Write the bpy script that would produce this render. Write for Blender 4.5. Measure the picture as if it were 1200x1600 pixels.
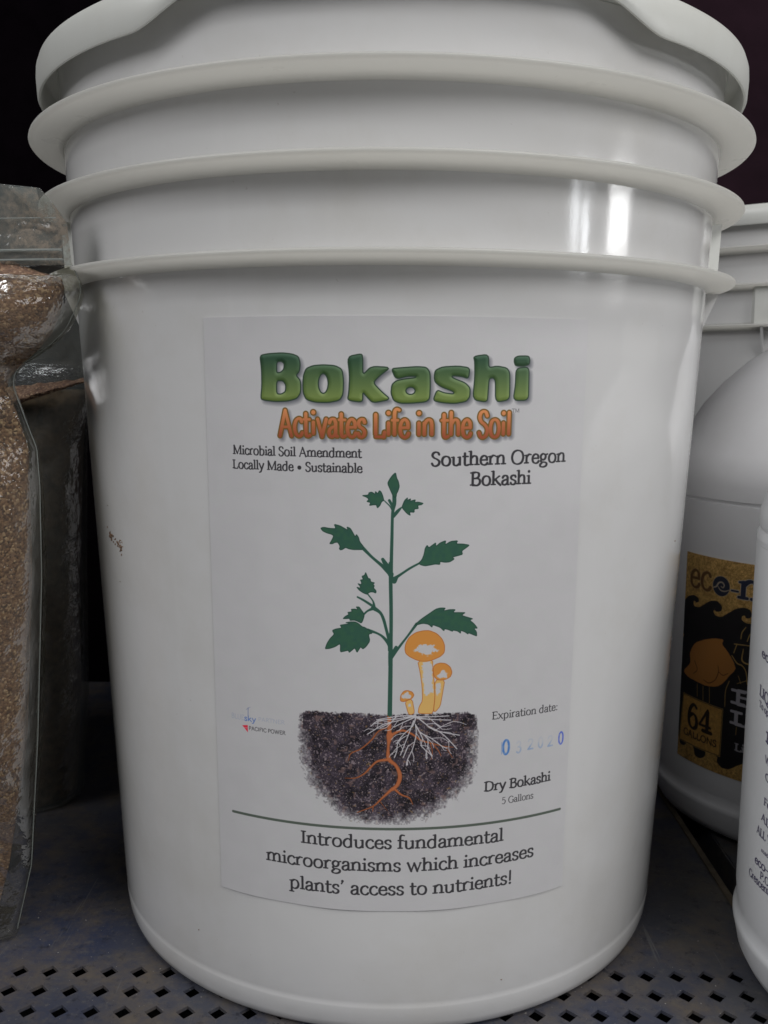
import bpy, bmesh, math, random
import numpy as np
from mathutils import Vector, Matrix, noise

# ---------------------------------------------------------------- scene, camera, light
scene = bpy.context.scene
for o in list(bpy.data.objects):
    bpy.data.objects.remove(o)
C = scene.collection

cam_d = bpy.data.cameras.new('camera')
cam_d.sensor_fit = 'VERTICAL'
cam_d.sensor_height = 24.0
cam_d.lens = 24.0 * 1488.9 / 1600.0
cam_d.clip_start = 0.01
cam_d.clip_end = 50
cam = bpy.data.objects.new('camera', cam_d)
C.objects.link(cam)
PITCH, YAW, ROLL = 0.140777, -0.005483, 0.005051
_f = Vector((math.sin(YAW) * math.cos(PITCH), math.cos(YAW) * math.cos(PITCH), -math.sin(PITCH)))
_r = Vector((math.cos(YAW), -math.sin(YAW), 0))
_u = _r.cross(_f)
_r2 = math.cos(ROLL) * _r + math.sin(ROLL) * _u
_u2 = -math.sin(ROLL) * _r + math.cos(ROLL) * _u
m = Matrix((( _r2.x, _u2.x, -_f.x, 0), (_r2.y, _u2.y, -_f.y, -0.4699), (_r2.z, _u2.z, -_f.z, 0.2546), (0, 0, 0, 1)))
cam.matrix_world = m
cam_d.dof.use_dof = True
cam_d.dof.focus_distance = 0.34
cam_d.dof.aperture_fstop = 28.0
scene.camera = cam

world = bpy.data.worlds.new('World')
scene.world = world
world.use_nodes = True
bg = world.node_tree.nodes['Background']
bg.inputs['Color'].default_value = (0.90, 0.92, 1.0, 1)
bg.inputs['Strength'].default_value = 0.07

def area(name, loc, target, sx, sy, power, col=(1, 1, 1)):
    l = bpy.data.lights.new(name, 'AREA')
    l.shape = 'RECTANGLE'; l.size = sx; l.size_y = sy; l.energy = power; l.color = col
    o = bpy.data.objects.new(name, l); C.objects.link(o)
    o.location = loc
    o.rotation_euler = (Vector(target) - Vector(loc)).to_track_quat('-Z', 'Y').to_euler()
    return o
# two ceiling fixtures over the aisle, and the bright shop front far down the aisle
area('ceiling_light_near', (0.75, -1.15, 2.55), (0, -0.1, 0.2), 1.3, 0.35, 13, (1, 0.985, 0.965))
area('ceiling_light_far', (-0.9, -2.1, 2.6), (0, -0.1, 0.2), 1.3, 0.35, 8, (0.97, 0.99, 1))
area('side_fill_left', (-1.40, -0.98, 1.27), (0, 0, 0.2), 1.2, 0.7, 13, (0.99, 0.985, 1))  # fill panels added left and right to brighten the bucket's sides
area('side_fill_right', (1.20, -1.25, 1.32), (0, 0, 0.2), 1.2, 0.7, 18.5, (1, 0.985, 0.985))
area('shop_window', (3.95, -0.82, 0.655), (0, -0.1, 0.3), 0.60, 0.31, 11, (1, 1, 1))
area('shop_window_far', (3.36, -1.60, 0.58), (0, -0.1, 0.3), 0.13, 0.22, 2.2, (0.94, 0.97, 1))
area('shop_window_farther', (3.25, -1.84, 0.61), (0, -0.1, 0.3), 0.17, 0.28, 2.4, (0.94, 0.97, 1))

scene.view_settings.view_transform = 'Standard'
scene.view_settings.look = 'None'
scene.view_settings.exposure = 0.06
scene.view_settings.gamma = 1.0
scene.cycles.max_bounces = 10
scene.cycles.transparent_max_bounces = 24
scene.cycles.caustics_reflective = False
scene.cycles.caustics_refractive = False
random.seed(4)
rng = np.random.default_rng(7)

# ---------------------------------------------------------------- helpers
def mesh_obj(name, verts, faces, mat=None, parent=None, smooth=True, angle=35, uvs=None):
    me = bpy.data.meshes.new(name)
    me.from_pydata([tuple(v) for v in verts], [], faces)
    if uvs is not None:
        ul = me.uv_layers.new(name='UVMap')
        for lp in me.loops:
            ul.data[lp.index].uv = uvs[lp.vertex_index]
    if smooth:
        me.polygons.foreach_set('use_smooth', [True] * len(me.polygons))
        me.set_sharp_from_angle(angle=math.radians(angle))
    if mat: me.materials.append(mat)
    me.update()
    o = bpy.data.objects.new(name, me); C.objects.link(o)
    if parent: o.parent = parent
    return o

def recalc(o):
    bm = bmesh.new(); bm.from_mesh(o.data)
    bmesh.ops.recalc_face_normals(bm, faces=bm.faces)
    bm.to_mesh(o.data); bm.free()
    return o

def thing(name, label, cat, loc=(0, 0, 0), rz=0.0, group=None):
    o = bpy.data.objects.new(name, None); C.objects.link(o)
    o.empty_display_size = 0.02
    o.location = loc; o.rotation_euler = (0, 0, rz)
    o['label'] = label; o['category'] = cat
    if group: o['group'] = group
    return o

def lathe(name, prof, mat, parent=None, n=192, closed=False, angle=35, fn=None, a0=0.0, a1=2 * math.pi):
    """prof: list of (r, z); closed joins last to first; a sector when a1-a0 < 2pi"""
    full = abs(a1 - a0 - 2 * math.pi) < 1e-6
    cols = n if full else n + 1
    V = []; F = []
    for i in range(cols):
        t = a0 + (a1 - a0) * i / n
        for k, (r, z) in enumerate(prof):
            if fn: r, z = fn(t, k, r, z)
            V.append((r * math.sin(t), -r * math.cos(t), z))
    m_ = len(prof)
    for i in range(n):
        j = (i + 1) % cols
        for k in range(m_ if closed else m_ - 1):
            l = (k + 1) % m_
            F.append((i * m_ + k, j * m_ + k, j * m_ + l, i * m_ + l))
    if not full and closed:
        F.append(tuple(range(m_))); F.append(tuple((cols - 1) * m_ + k for k in reversed(range(m_))))
    o = mesh_obj(name, V, F, mat, parent, angle=angle)
    return recalc(o)

class NT:
    """small node-tree writer"""
    def __init__(s, name):
        s.m = bpy.data.materials.new(name); s.m.use_nodes = True
        s.t = s.m.node_tree; s.t.nodes.clear()
        s.out = s.t.nodes.new('ShaderNodeOutputMaterial')
    def n(s, typ, **kw):
        nd = s.t.nodes.new('ShaderNode' + typ)
        for k, v in kw.items():
            if k.startswith('_'): setattr(nd, k[1:], v)
            else:
                key = k.replace('__', ' ')
                sock = nd.inputs[int(key[1:])] if key[0] == 'i' and key[1:].isdigit() else nd.inputs[key]
                if isinstance(v, bpy.types.NodeSocket): s.t.links.new(v, sock)
                else: sock.default_value = v
        return nd
    def noise(s, scale, detail=4, rough=0.6, vec=None, sc=(1, 1, 1)):
        tc = s.n('TexCoord')
        mp = s.n('Mapping', Scale=sc, Vector=tc.outputs['Object'])
        return s.n('TexNoise', Vector=mp.outputs[0], Scale=scale, Detail=detail, Roughness=rough).outputs['Fac']
    def ramp(s, fac, stops):
        r = s.n('ValToRGB', Fac=fac); e = r.color_ramp.elements
        while len(e) < len(stops): e.new(0.5)
        for el, (p, c) in zip(e, stops):
            el.position = p; el.color = (c, c, c, 1) if isinstance(c, (int, float)) else (*c, 1)
        return r.outputs[0]
    def mix(s, fac, a, b):
        x = s.n('Mix', _data_type='RGBA')
        for sock, v in ((x.inputs[0], fac), (x.inputs[6], a), (x.inputs[7], b)):
            if isinstance(v, bpy.types.NodeSocket): s.t.links.new(v, sock)
            else: sock.default_value = v if isinstance(v, (int, float)) else (*v, 1) if len(v) == 3 else v
        return x.outputs[2]
    def bump(s, h, strength=0.2, dist=0.001):
        return s.n('Bump', Strength=strength, Distance=dist, Height=h).outputs[0]
    def finish(s, shader):
        s.t.links.new(shader, s.out.inputs['Surface']); return s.m

# ---------------------------------------------------------------- materials
def mat_plastic(name, col, rough=0.18, dirt=0.35, warm=(0.44, 0.41, 0.33), sss=0.0):
    k = NT(name)
    d = k.ramp(k.noise(14, 6, 0.65), [(0.48, 0.0), (0.80, 1.0)])
    st = k.ramp(k.noise(60, 3, 0.6, sc=(1, 1, 0.03)), [(0.60, 0.0), (0.72, 1.0)])
    fine = k.ramp(k.noise(420, 3, 0.7), [(0.70, 0.0), (0.78, 1.0)])
    c = k.mix(k.n('Math', _operation='MULTIPLY', i0=d, i1=dirt * 0.55).outputs[0], col, warm)
    c = k.mix(k.n('Math', _operation='MULTIPLY', i0=st, i1=dirt * 0.22).outputs[0], c, tuple(min(1, x * 1.15) for x in col))
    c = k.mix(k.n('Math', _operation='MULTIPLY', i0=fine, i1=dirt * 0.5).outputs[0], c, (0.25, 0.21, 0.16))
    r = k.n('MapRange', Value=k.noise(30, 5, 0.6), i3=rough * 0.7, i4=rough * 1.8).outputs[0]
    h = k.n('Math', _operation='ADD', i0=k.noise(45, 2, 0.4), i1=k.n('Math', _operation='MULTIPLY', i0=k.noise(900, 2, 0.5), i1=0.06).outputs[0]).outputs[0]
    b = k.n('BsdfPrincipled', Base__Color=c, Roughness=r, Normal=k.bump(h, 0.10, 0.002))
    if sss:
        b.inputs['Subsurface Weight'].default_value = sss
        b.inputs['Subsurface Radius'].default_value = (1, .95, .85)
        b.inputs['Subsurface Scale'].default_value = 0.004
    return k.finish(b.outputs[0])

M_BUCKET = mat_plastic('bucket_plastic', (0.665, 0.663, 0.655), 0.09, 0.50)
def translucent(m_, fac, col):
    """thin polyethylene lets the light from above glow through"""
    t = m_.node_tree; out = [n for n in t.nodes if n.type == 'OUTPUT_MATERIAL'][0]
    src = out.inputs['Surface'].links[0].from_socket
    tr = t.nodes.new('ShaderNodeBsdfTranslucent'); tr.inputs['Color'].default_value = (*col, 1)
    mx = t.nodes.new('ShaderNodeMixShader'); mx.inputs[0].default_value = fac
    t.links.new(src, mx.inputs[1]); t.links.new(tr.outputs[0], mx.inputs[2]); t.links.new(mx.outputs[0], out.inputs['Surface'])
    return m_
M_FLANGE = translucent(mat_plastic('flange_plastic', (0.68, 0.68, 0.665), 0.25, 0.35), 0.55, (0.95, 0.94, 0.90))
M_LID = mat_plastic('lid_plastic', (0.68, 0.69, 0.65), 0.28, 0.45)
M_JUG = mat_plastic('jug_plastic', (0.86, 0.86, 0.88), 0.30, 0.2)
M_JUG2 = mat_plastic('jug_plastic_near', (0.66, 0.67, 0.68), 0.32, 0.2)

def mat_deck():
    k = NT('worn_shelf_steel')
    c = k.mix(k.ramp(k.noise(9, 6, 0.65), [(0.38, 0.0), (0.66, 1.0)]), (0.032, 0.039, 0.072), (0.066, 0.066, 0.071))
    c = k.mix(k.ramp(k.noise(26, 6, 0.75), [(0.46, 0.0), (0.66, 0.85)]), c, (0.115, 0.094, 0.070))
    c = k.mix(k.ramp(k.noise(190, 6, 0.8), [(0.54, 0.0), (0.68, 0.65)]), c, (0.11, 0.105, 0.10))
    c = k.mix(k.ramp(k.noise(130, 5, 0.8), [(0.56, 0.0), (0.66, 0.7)]), c, (0.012, 0.013, 0.02))
    c = k.mix(k.ramp(k.noise(260, 3, 0.7, sc=(1, 0.035, 1)), [(0.64, 0.0), (0.68, 0.55)]), c, (0.13, 0.13, 0.13))
    c = k.mix(k.ramp(k.noise(700, 2, 0.5), [(0.735, 0.0), (0.76, 0.9)]), c, (0.42, 0.40, 0.36))
    r = k.n('MapRange', Value=k.noise(30, 5, 0.7), i3=0.38, i4=0.75).outputs[0]
    b = k.n('BsdfPrincipled', Base__Color=c, Roughness=r, Normal=k.bump(k.noise(220, 5, 0.7), 0.25, 0.0006))
    return k.finish(b.outputs[0])
M_DECK = mat_deck()
def mat_plain(name, col, rough=0.6, var=0.3, scale=30, metal=0.0, spec=0.5):
    k = NT(name)
    c = k.mix(k.ramp(k.noise(scale, 5, 0.65), [(0.3, 0.0), (0.7, 1.0)]), tuple(x * (1 - var) for x in col), tuple(x * (1 + var) for x in col))
    b = k.n('BsdfPrincipled', Base__Color=c, Roughness=rough, Metallic=metal, Normal=k.bump(k.noise(scale * 6, 4), 0.15, 0.0006))
    b.inputs['Specular IOR Level'].default_value = spec
    return k.finish(b.outputs[0])
M_EDGE = mat_plain('worn_tan_edge', (0.095, 0.075, 0.05), 0.7, 0.5, 60)
M_UNDER = mat_plain('dark_under_holes', (0.008, 0.008, 0.009), 0.9)
M_BACK = mat_plain('dark_backboard', (0.022, 0.010, 0.016), 0.9, 0.4, 6, spec=0.1)
M_BACKL = mat_plain('black_side_panel', (0.003, 0.002, 0.003), 0.95, spec=0.0)

def mat_bran():
    k = NT('bokashi_bran')
    tc = k.n('TexCoord')
    v = k.n('TexVoronoi', Vector=tc.outputs['Object'], Scale=1100.0)
    v2 = k.n('TexVoronoi', Vector=tc.outputs['Object'], Scale=380.0)
    sep = k.n('SeparateColor', Color=v.outputs['Color'])
    c = k.ramp(sep.outputs[0], [(0.0, (0.060, 0.034, 0.024)), (0.45, (0.155, 0.085, 0.052)), (0.8, (0.24, 0.14, 0.082)), (1.0, (0.46, 0.33, 0.21))])
    s2 = k.n('SeparateColor', Color=v2.outputs['Color'])
    c = k.mix(k.ramp(s2.outputs[1], [(0.0, 0.25), (0.4, 0.0)]), c, (0.05, 0.028, 0.03))
    c = k.mix(k.ramp(k.noise(45, 4), [(0.40, 0.0), (0.70, 0.5)]), c, (0.26, 0.165, 0.12))
    h = k.n('Math', _operation='SUBTRACT', i0=1.0, i1=v.outputs['Distance']).outputs[0]
    b = k.n('BsdfPrincipled', Base__Color=c, Roughness=0.8, Normal=k.bump(h, 0.5, 0.0009))
    return k.finish(b.outputs[0])
M_BRAN = mat_bran()
M_BRAN_SHADE = mat_plain('shade_darkened_bran', (0.10, 0.066, 0.038), 0.8, 0.6, 200)  # the same bran, darkened in colour to stand for its shade
M_BRAN_LIT = M_BRAN

def mat_film(name, haze=0.10, dust=0.0, tint=(0.93, 0.95, 0.93)):
    """thin clear polythene: mostly see-through, a little milky, shiny; dust shows as brown specks"""
    k = NT(name)
    tr = k.n('BsdfTransparent', Color=(*tint, 1))
    df = k.n('BsdfDiffuse', Color=(0.42, 0.46, 0.45, 1))
    m1 = k.n('MixShader', i0=k.n('MapRange', Value=k.noise(25, 5, 0.6), i3=haze * 0.4, i4=haze * 1.7).outputs[0], i1=tr.outputs[0], i2=df.outputs[0])
    sh = m1.outputs[0]
    if dust:
        dd = k.n('BsdfDiffuse', Color=(0.36, 0.30, 0.24, 1))
        f = k.n('Math', _operation='MULTIPLY', i0=k.ramp(k.noise(30, 5, 0.65), [(0.40, 0.0), (0.58, 1.0)]), i1=k.ramp(k.noise(480, 4, 0.75), [(0.40, 0.25), (0.58, 1.0)])).outputs[0]
        f = k.n('Math', _operation='MULTIPLY', i0=f, i1=dust).outputs[0]
        if dust > .5:   # the spilled powder lies along the bag's right-hand corner
            gx = k.n('SeparateXYZ', Vector=k.n('TexCoord').outputs['Object']).outputs[0]
            f = k.n('Math', _operation='MULTIPLY', i0=f, i1=k.n('MapRange', Value=gx, i1=-.158, i2=-.134, i3=.12, i4=1.0).outputs[0]).outputs[0]
        sh = k.n('MixShader', i0=f, i1=sh, i2=dd.outputs[0]).outputs[0]
    bp = k.bump(k.noise(70, 4, 0.55), 0.6, 0.004)
    gl = k.n('BsdfGlossy', Color=(1, 1, 1, 1), Roughness=0.06, Normal=bp)
    fr = k.n('LayerWeight', Blend=0.30, Normal=bp)
    ff = k.n('MapRange', Value=fr.outputs['Fresnel'], i3=0.015, i4=0.36).outputs[0]
    sh = k.n('MixShader', i0=ff, i1=sh, i2=gl.outputs[0]).outputs[0]
    return k.finish(sh)
M_FILM = mat_film('clear_bag_film', 0.018, 0.05, (.88, .88, .82))
M_FILM_D = mat_film('dusty_bag_film', 0.16, 0.8)
M_FILM_2 = mat_film('rear_bag_film', 0.14, 0.1)
M_TAPE = mat_film('clear_tape', 0.10, 0.15)
M_ZIP = mat_film('zip_plastic', 0.45, 0.1)
M_DIRT = mat_plain('dried_dirt', (0.20, 0.125, 0.08), 0.95, 0.6, 500)

# ---------------------------------------------------------------- vector lettering (own stroke alphabet)
# stroke kinds: S x y0 y1 flags (stem with serifs) | C smooth curve | L polyline | D dot | H hairline serif bar
X = 0.47
G = {
'a': (.42, [('C', [(.08, .37), (.12, .44), (.20, .47), (.28, .45), (.32, .36)]), ('S', .32, .38, .07, ''), ('C', [(.32, .08), (.34, .02), (.40, .01)]), ('C', [(.32, .28), (.20, .25), (.10, .20), (.06, .11), (.10, .02), (.18, 0), (.27, .04), (.32, .11)])]),
'b': (.49, [('S', .10, .74, .02, 'f'), ('C', [(.10, .36), (.18, .45), (.27, .47), (.37, .41), (.42, .25), (.38, .08), (.28, 0), (.17, .01), (.10, .06)])]),
'c': (.40, [('C', [(.35, .39), (.30, .46), (.22, .47), (.11, .40), (.06, .24), (.10, .08), (.21, 0), (.31, .02), (.37, .09)])]),
'd': (.50, [('S', .38, .74, 0, 'f'), ('H', .38, .44, 0), ('C', [(.38, .37), (.31, .45), (.22, .47), (.11, .39), (.06, .23), (.10, .07), (.20, 0), (.31, .02), (.38, .10)])]),
'e': (.42, [('L', [(.07, .25), (.36, .26)]), ('C', [(.36, .26), (.34, .40), (.23, .47), (.11, .40), (.06, .24), (.10, .07), (.22, 0), (.33, .03), (.38, .10)])]),
'f': (.28, [('S', .12, .62, 0, 'b'), ('C', [(.12, .60), (.14, .70), (.21, .745), (.30, .72)]), ('L', [(.03, .45), (.25, .45)])]),
'g': (.45, [('C', [(.20, .47), (.31, .41), (.33, .31), (.29, .21), (.20, .16), (.11, .20), (.07, .31), (.10, .41), (.20, .47)]), ('L', [(.31, .42), (.43, .45)]), ('C', [(.13, .18), (.08, .11), (.14, .05), (.30, .03), (.39, -.04), (.36, -.15), (.22, -.21), (.08, -.18), (.05, -.09), (.13, 0)])]),
'h': (.50, [('S', .10, .74, 0, 'fb'), ('C', [(.10, .34), (.19, .44), (.28, .47), (.36, .43), (.39, .31)]), ('S', .39, .33, 0, 'b')]),
'i': (.23, [('S', .12, .46, 0, 'fb'), ('D', .12, .64)]),
'k': (.48, [('S', .10, .74, 0, 'fb'), ('L', [(.11, .20), (.24, .33), (.38, .45)]), ('T', [(.20, .29), (.32, .12), (.45, 0)]), ('H', .34, .44, .455)]),
'l': (.23, [('S', .12, .74, 0, 'fb')]),
'm': (.77, [('S', .10, .46, 0, 'fb'), ('C', [(.10, .34), (.18, .44), (.26, .47), (.34, .43), (.37, .31)]), ('S', .37, .33, 0, 'b'), ('C', [(.37, .34), (.46, .44), (.54, .47), (.62, .43), (.65, .31)]), ('S', .65, .33, 0, 'b')]),
'n': (.50, [('S', .10, .46, 0, 'fb'), ('C', [(.10, .34), (.19, .44), (.28, .47), (.36, .43), (.39, .31)]), ('S', .39, .33, 0, 'b')]),
'o': (.48, [('C', [(.24, .47), (.37, .41), (.42, .235), (.37, .06), (.24, 0), (.11, .06), (.06, .235), (.11, .41), (.24, .47)])]),
'p': (.49, [('S', .10, .46, -.21, 'fb'), ('C', [(.10, .36), (.18, .45), (.27, .47), (.37, .41), (.42, .25), (.38, .08), (.28, 0), (.17, .01), (.10, .07)])]),
'r': (.35, [('S', .10, .46, 0, 'fb'), ('C', [(.10, .32), (.17, .42), (.24, .47), (.33, .45)])]),
's': (.36, [('C', [(.30, .39), (.26, .46), (.18, .47), (.10, .43), (.07, .35), (.12, .27), (.23, .22), (.30, .15), (.28, .05), (.19, 0), (.10, .02), (.06, .09)])]),
't': (.30, [('S', .12, .60, .12, ''), ('C', [(.12, .13), (.14, .03), (.20, 0), (.29, .03)]), ('L', [(.03, .45), (.27, .45)])]),
'u': (.50, [('S', .10, .46, .15, 'f'), ('C', [(.10, .16), (.12, .05), (.20, 0), (.30, .03), (.39, .13)]), ('S', .39, .46, 0, 'f'), ('H', .39, .45, 0)]),
'v': (.45, [('T', [(.06, .46), (.23, 0)]), ('L', [(.23, 0), (.40, .46)]), ('H', 0, .13, .455), ('H', .33, .46, .455)]),
'w': (.68, [('T', [(.06, .46), (.21, 0)]), ('L', [(.21, 0), (.34, .44)]), ('T', [(.34, .44), (.48, 0)]), ('L', [(.48, 0), (.62, .46)]), ('H', 0, .12, .455), ('H', .55, .68, .455)]),
'x': (.46, [('T', [(.07, .46), (.39, 0)]), ('L', [(.39, .46), (.06, 0)]), ('H', .01, .13, .455), ('H', .33, .44, .455), ('H', .01, .12, 0), ('H', .32, .45, 0)]),
'y': (.45, [('T', [(.06, .46), (.24, .02)]), ('C', [(.41, .46), (.24, .02), (.16, -.16), (.05, -.20)]), ('H', 0, .13, .455), ('H', .34, .46, .455)]),
'A': (.62, [('L', [(.07, 0), (.30, .68)]), ('T', [(.30, .68), (.55, 0)]), ('L', [(.16, .24), (.46, .24)]), ('H', .01, .14, 0), ('H', .47, .62, 0)]),
'B': (.54, [('S', .13, .68, 0, 'tb'), ('C', [(.13, .67), (.29, .67), (.41, .61), (.41, .46), (.30, .37), (.13, .36)]), ('C', [(.13, .36), (.33, .36), (.46, .29), (.46, .11), (.34, .01), (.13, .01)])]),
'C': (.58, [('C', [(.52, .55), (.45, .66), (.33, .69), (.15, .59), (.07, .34), (.15, .09), (.33, -.01), (.46, .03), (.54, .13)])]),
'D': (.66, [('S', .13, .68, 0, 'tb'), ('C', [(.13, .67), (.33, .67), (.53, .57), (.59, .34), (.52, .11), (.32, .01), (.13, .01)])]),
'E': (.52, [('S', .13, .68, 0, 'tb'), ('L', [(.13, .67), (.44, .67), (.45, .58)]), ('L', [(.13, .36), (.39, .36)]), ('L', [(.13, .01), (.46, .01), (.49, .11)])]),
'F': (.48, [('S', .13, .68, 0, 'tb'), ('L', [(.13, .67), (.44, .67), (.45, .58)]), ('L', [(.13, .35), (.38, .35)])]),
'G': (.64, [('C', [(.54, .56), (.46, .66), (.33, .69), (.15, .59), (.07, .34), (.15, .09), (.33, -.01), (.47, .02), (.56, .08)]), ('S', .56, .30, .06, 't')]),
'I': (.28, [('S', .14, .68, 0, 'tb')]),
'L': (.50, [('S', .13, .68, 0, 'tb'), ('L', [(.13, .01), (.44, .01), (.47, .13)])]),
'M': (.80, [('S', .12, .68, 0, 'b'), ('T', [(.12, .68), (.39, .06)]), ('L', [(.39, .06), (.66, .68)]), ('S', .68, .68, 0, 'b'), ('H', .04, .14, .675), ('H', .66, .76, .675)]),
'N': (.68, [('S', .12, .68, 0, 'tb'), ('T', [(.12, .68), (.56, 0)]), ('S', .56, .68, 0, 't')]),
'O': (.70, [('C', [(.35, .69), (.55, .60), (.63, .34), (.55, .08), (.35, -.01), (.15, .08), (.07, .34), (.15, .60), (.35, .69)])]),
'P': (.52, [('S', .13, .68, 0, 'tb'), ('C', [(.13, .67), (.30, .67), (.44, .60), (.45, .45), (.33, .33), (.13, .32)])]),
'Q': (.70, [('C', [(.35, .69), (.55, .60), (.63, .34), (.55, .08), (.35, -.01), (.15, .08), (.07, .34), (.15, .60), (.35, .69)]), ('T', [(.36, .02), (.50, -.10), (.66, -.14)])]),
'R': (.56, [('S', .13, .68, 0, 'tb'), ('C', [(.13, .67), (.30, .67), (.43, .60), (.43, .46), (.31, .36), (.13, .35)]), ('T', [(.28, .35), (.42, .13), (.54, 0)])]),
'S': (.46, [('C', [(.38, .57), (.33, .66), (.23, .69), (.12, .64), (.08, .52), (.15, .41), (.29, .33), (.39, .22), (.36, .07), (.23, -.01), (.12, .02), (.06, .12)])]),
'T': (.56, [('S', .28, .68, 0, 'b'), ('L', [(.04, .58), (.05, .67), (.51, .67), (.52, .58)])]),
'U': (.64, [('S', .12, .68, .22, 't'), ('C', [(.12, .24), (.17, .05), (.32, -.01), (.47, .05), (.52, .24)]), ('S', .52, .68, .22, 't')]),
'V': (.60, [('T', [(.06, .68), (.30, 0)]), ('L', [(.30, 0), (.54, .68)])]),
'W': (.88, [('T', [(.06, .68), (.26, 0)]), ('L', [(.26, 0), (.44, .66)]), ('T', [(.44, .66), (.63, 0)]), ('L', [(.63, 0), (.82, .68)])]),
'Y': (.56, [('T', [(.05, .68), (.28, .32)]), ('L', [(.51, .68), (.28, .32)]), ('S', .28, .34, 0, 'b')]),
'0': (.48, [('C', [(.24, .69), (.37, .58), (.41, .34), (.37, .10), (.24, -.01), (.11, .10), (.07, .34), (.11, .58), (.24, .69)])]),
'2': (.48, [('C', [(.08, .54), (.14, .66), (.25, .69), (.37, .62), (.38, .48), (.28, .30), (.07, .02)]), ('L', [(.07, .02), (.42, .02)])]),
'3': (.46, [('C', [(.08, .60), (.18, .69), (.32, .66), (.36, .54), (.30, .42), (.18, .37)]), ('C', [(.18, .37), (.33, .34), (.40, .21), (.33, .05), (.20, -.01), (.07, .06)])]),
'4': (.50, [('S', .34, .68, 0, 'b'), ('L', [(.34, .68), (.05, .20), (.46, .20)])]),
'5': (.46, [('L', [(.37, .67), (.13, .67), (.11, .40)]), ('C', [(.11, .40), (.22, .44), (.35, .38), (.40, .22), (.33, .05), (.20, -.01), (.07, .04)])]),
'6': (.48, [('C', [(.38, .62), (.27, .69), (.14, .58), (.07, .34), (.10, .10), (.24, -.01), (.38, .06), (.41, .22), (.35, .37), (.22, .41), (.09, .30)])]),
',': (.22, [('D', .11, .03), ('L', [(.13, .02), (.07, -.12)])]),
"'": (.22, [('D', .12, .68), ('L', [(.14, .67), (.08, .54)])]),
'.': (.22, [('D', .11, .03)]),
':': (.24, [('D', .12, .04), ('D', .12, .40)]),
'!': (.26, [('T', [(.13, .70), (.13, .20)]), ('D', .13, .03)]),
'-': (.32, [('L', [(.05, .25), (.27, .25)])]),
'•': (.42, [('R', .21, .27, .155)]),
' ': (.24, []),
}

def catmull(P, n=6):
    P = [np.array(p, float) for p in P]
    if len(P) < 3: return P
    closed = np.allclose(P[0], P[-1])
    Q = [P[-2] if closed else 2 * P[0] - P[1]] + P + [P[1] if closed else 2 * P[-1] - P[-2]]
    out = []
    for i in range(1, len(Q) - 2):
        for k in range(n):
            t = k / n
            out.append(0.5 * ((2 * Q[i]) + (-Q[i - 1] + Q[i + 1]) * t + (2 * Q[i - 1] - 5 * Q[i] + 4 * Q[i + 1] - Q[i + 2]) * t * t + (-Q[i - 1] + 3 * Q[i] - 3 * Q[i + 1] + Q[i + 2]) * t ** 3))
    out.append(P[-1]); return out

def glyph_segs(ch, style, wt):
    """segments (x0,y0,r0,x1,y1,r1) in em units"""
    T, t = {'serif': (.122 * wt, .072 * wt), 'sans': (.085 * wt, .070 * wt), 'fat': (.185, .150), 'slab': (.135 * wt, .075 * wt)}[style]
    ser = style in ('serif', 'slab')
    sx = 0.040 if style == 'serif' else 0.09
    segs = []
    def pen(dx, dy):
        L = math.hypot(dx, dy) + 1e-9
        s = abs(dy * math.cos(.22) + dx * math.sin(.22)) / L if ser else abs(dy) / L
        return (t + (T - t) * s ** 1.3) / 2
    def poly(P, force=None):
        for a, b in zip(P[:-1], P[1:]):
            r = force if force else pen(b[0] - a[0], b[1] - a[1])
            segs.append((a[0], a[1], r, b[0], b[1], r))
    adv, st = G[ch]
    for s in st:
        if s[0] == 'S':
            _, x, y0, y1, fl = s
            e = T / 2 * .92
            top = y0 - e if y0 in (.46, .68, .74) else y0
            bot = y1 + (e if y1 in (0, -.21) else 0)
            poly([(x, top), (x, bot)], T / 2)
            if ser:
                h = t * .5 if style == 'serif' else .055
                if 'f' in fl: segs.append((x, y0 - T * .35, T * .36, x - T * .5 - sx, y0 - .045, h * .7))
                if 't' in fl: segs.append((x - T / 2 - sx, y0 - h, h, x + T / 2 + sx, y0 - h, h))
                if 'b' in fl: segs.append((x - T / 2 - sx, y1 + h, h, x + T / 2 + sx, y1 + h, h))
        elif s[0] == 'H':
            if ser: h = t * .45; segs.append((s[1] + h, s[3] + (h if s[3] < .2 else -h * .3), h, s[2] - h, s[3] + (h if s[3] < .2 else -h * .3), h))
        elif s[0] == 'R':
            segs.append((s[1], s[2], s[3], s[1] + .001, s[2], s[3]))
        elif s[0] == 'D':
            segs.append((s[1], s[2], T * .58, s[1] + .001, s[2], T * .58))
        elif s[0] == 'C': poly(catmull(s[1]))
        elif s[0] == 'L': poly(s[1], None if not ser else t * .55)
        elif s[0] == 'T': poly(s[1], T / 2 * .92)
    return adv, segs

def text_segs(txt, x0, y0, x1, y1, cap, style='serif', wt=1.0, track=0.0):
    """fit txt between x0 and x1 on the baseline; cap = capital height (same unit)"""
    sy = cap / .68
    adv = [G[c][0] + track for c in txt]
    tot = sum(adv) - .06
    sxx = (x1 - x0) / tot
    out = []; cur = -.03; rs = math.sqrt(abs(sxx * sy)) if abs(sxx) < 1.6 * sy else sy * 1.2
    for c, a in zip(txt, adv):
        for s in glyph_segs(c, style, wt)[1]:
            def P(px, py):
                X_ = x0 + (cur + px) * sxx
                return X_, y0 + (y1 - y0) * (X_ - x0) / (x1 - x0) + py * sy
            a0 = P(s[0], s[1]); b0 = P(s[3], s[4])
            out.append((a0[0], a0[1], s[2] * rs, b0[0], b0[1], s[5] * rs))
        cur += a
    return out

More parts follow.
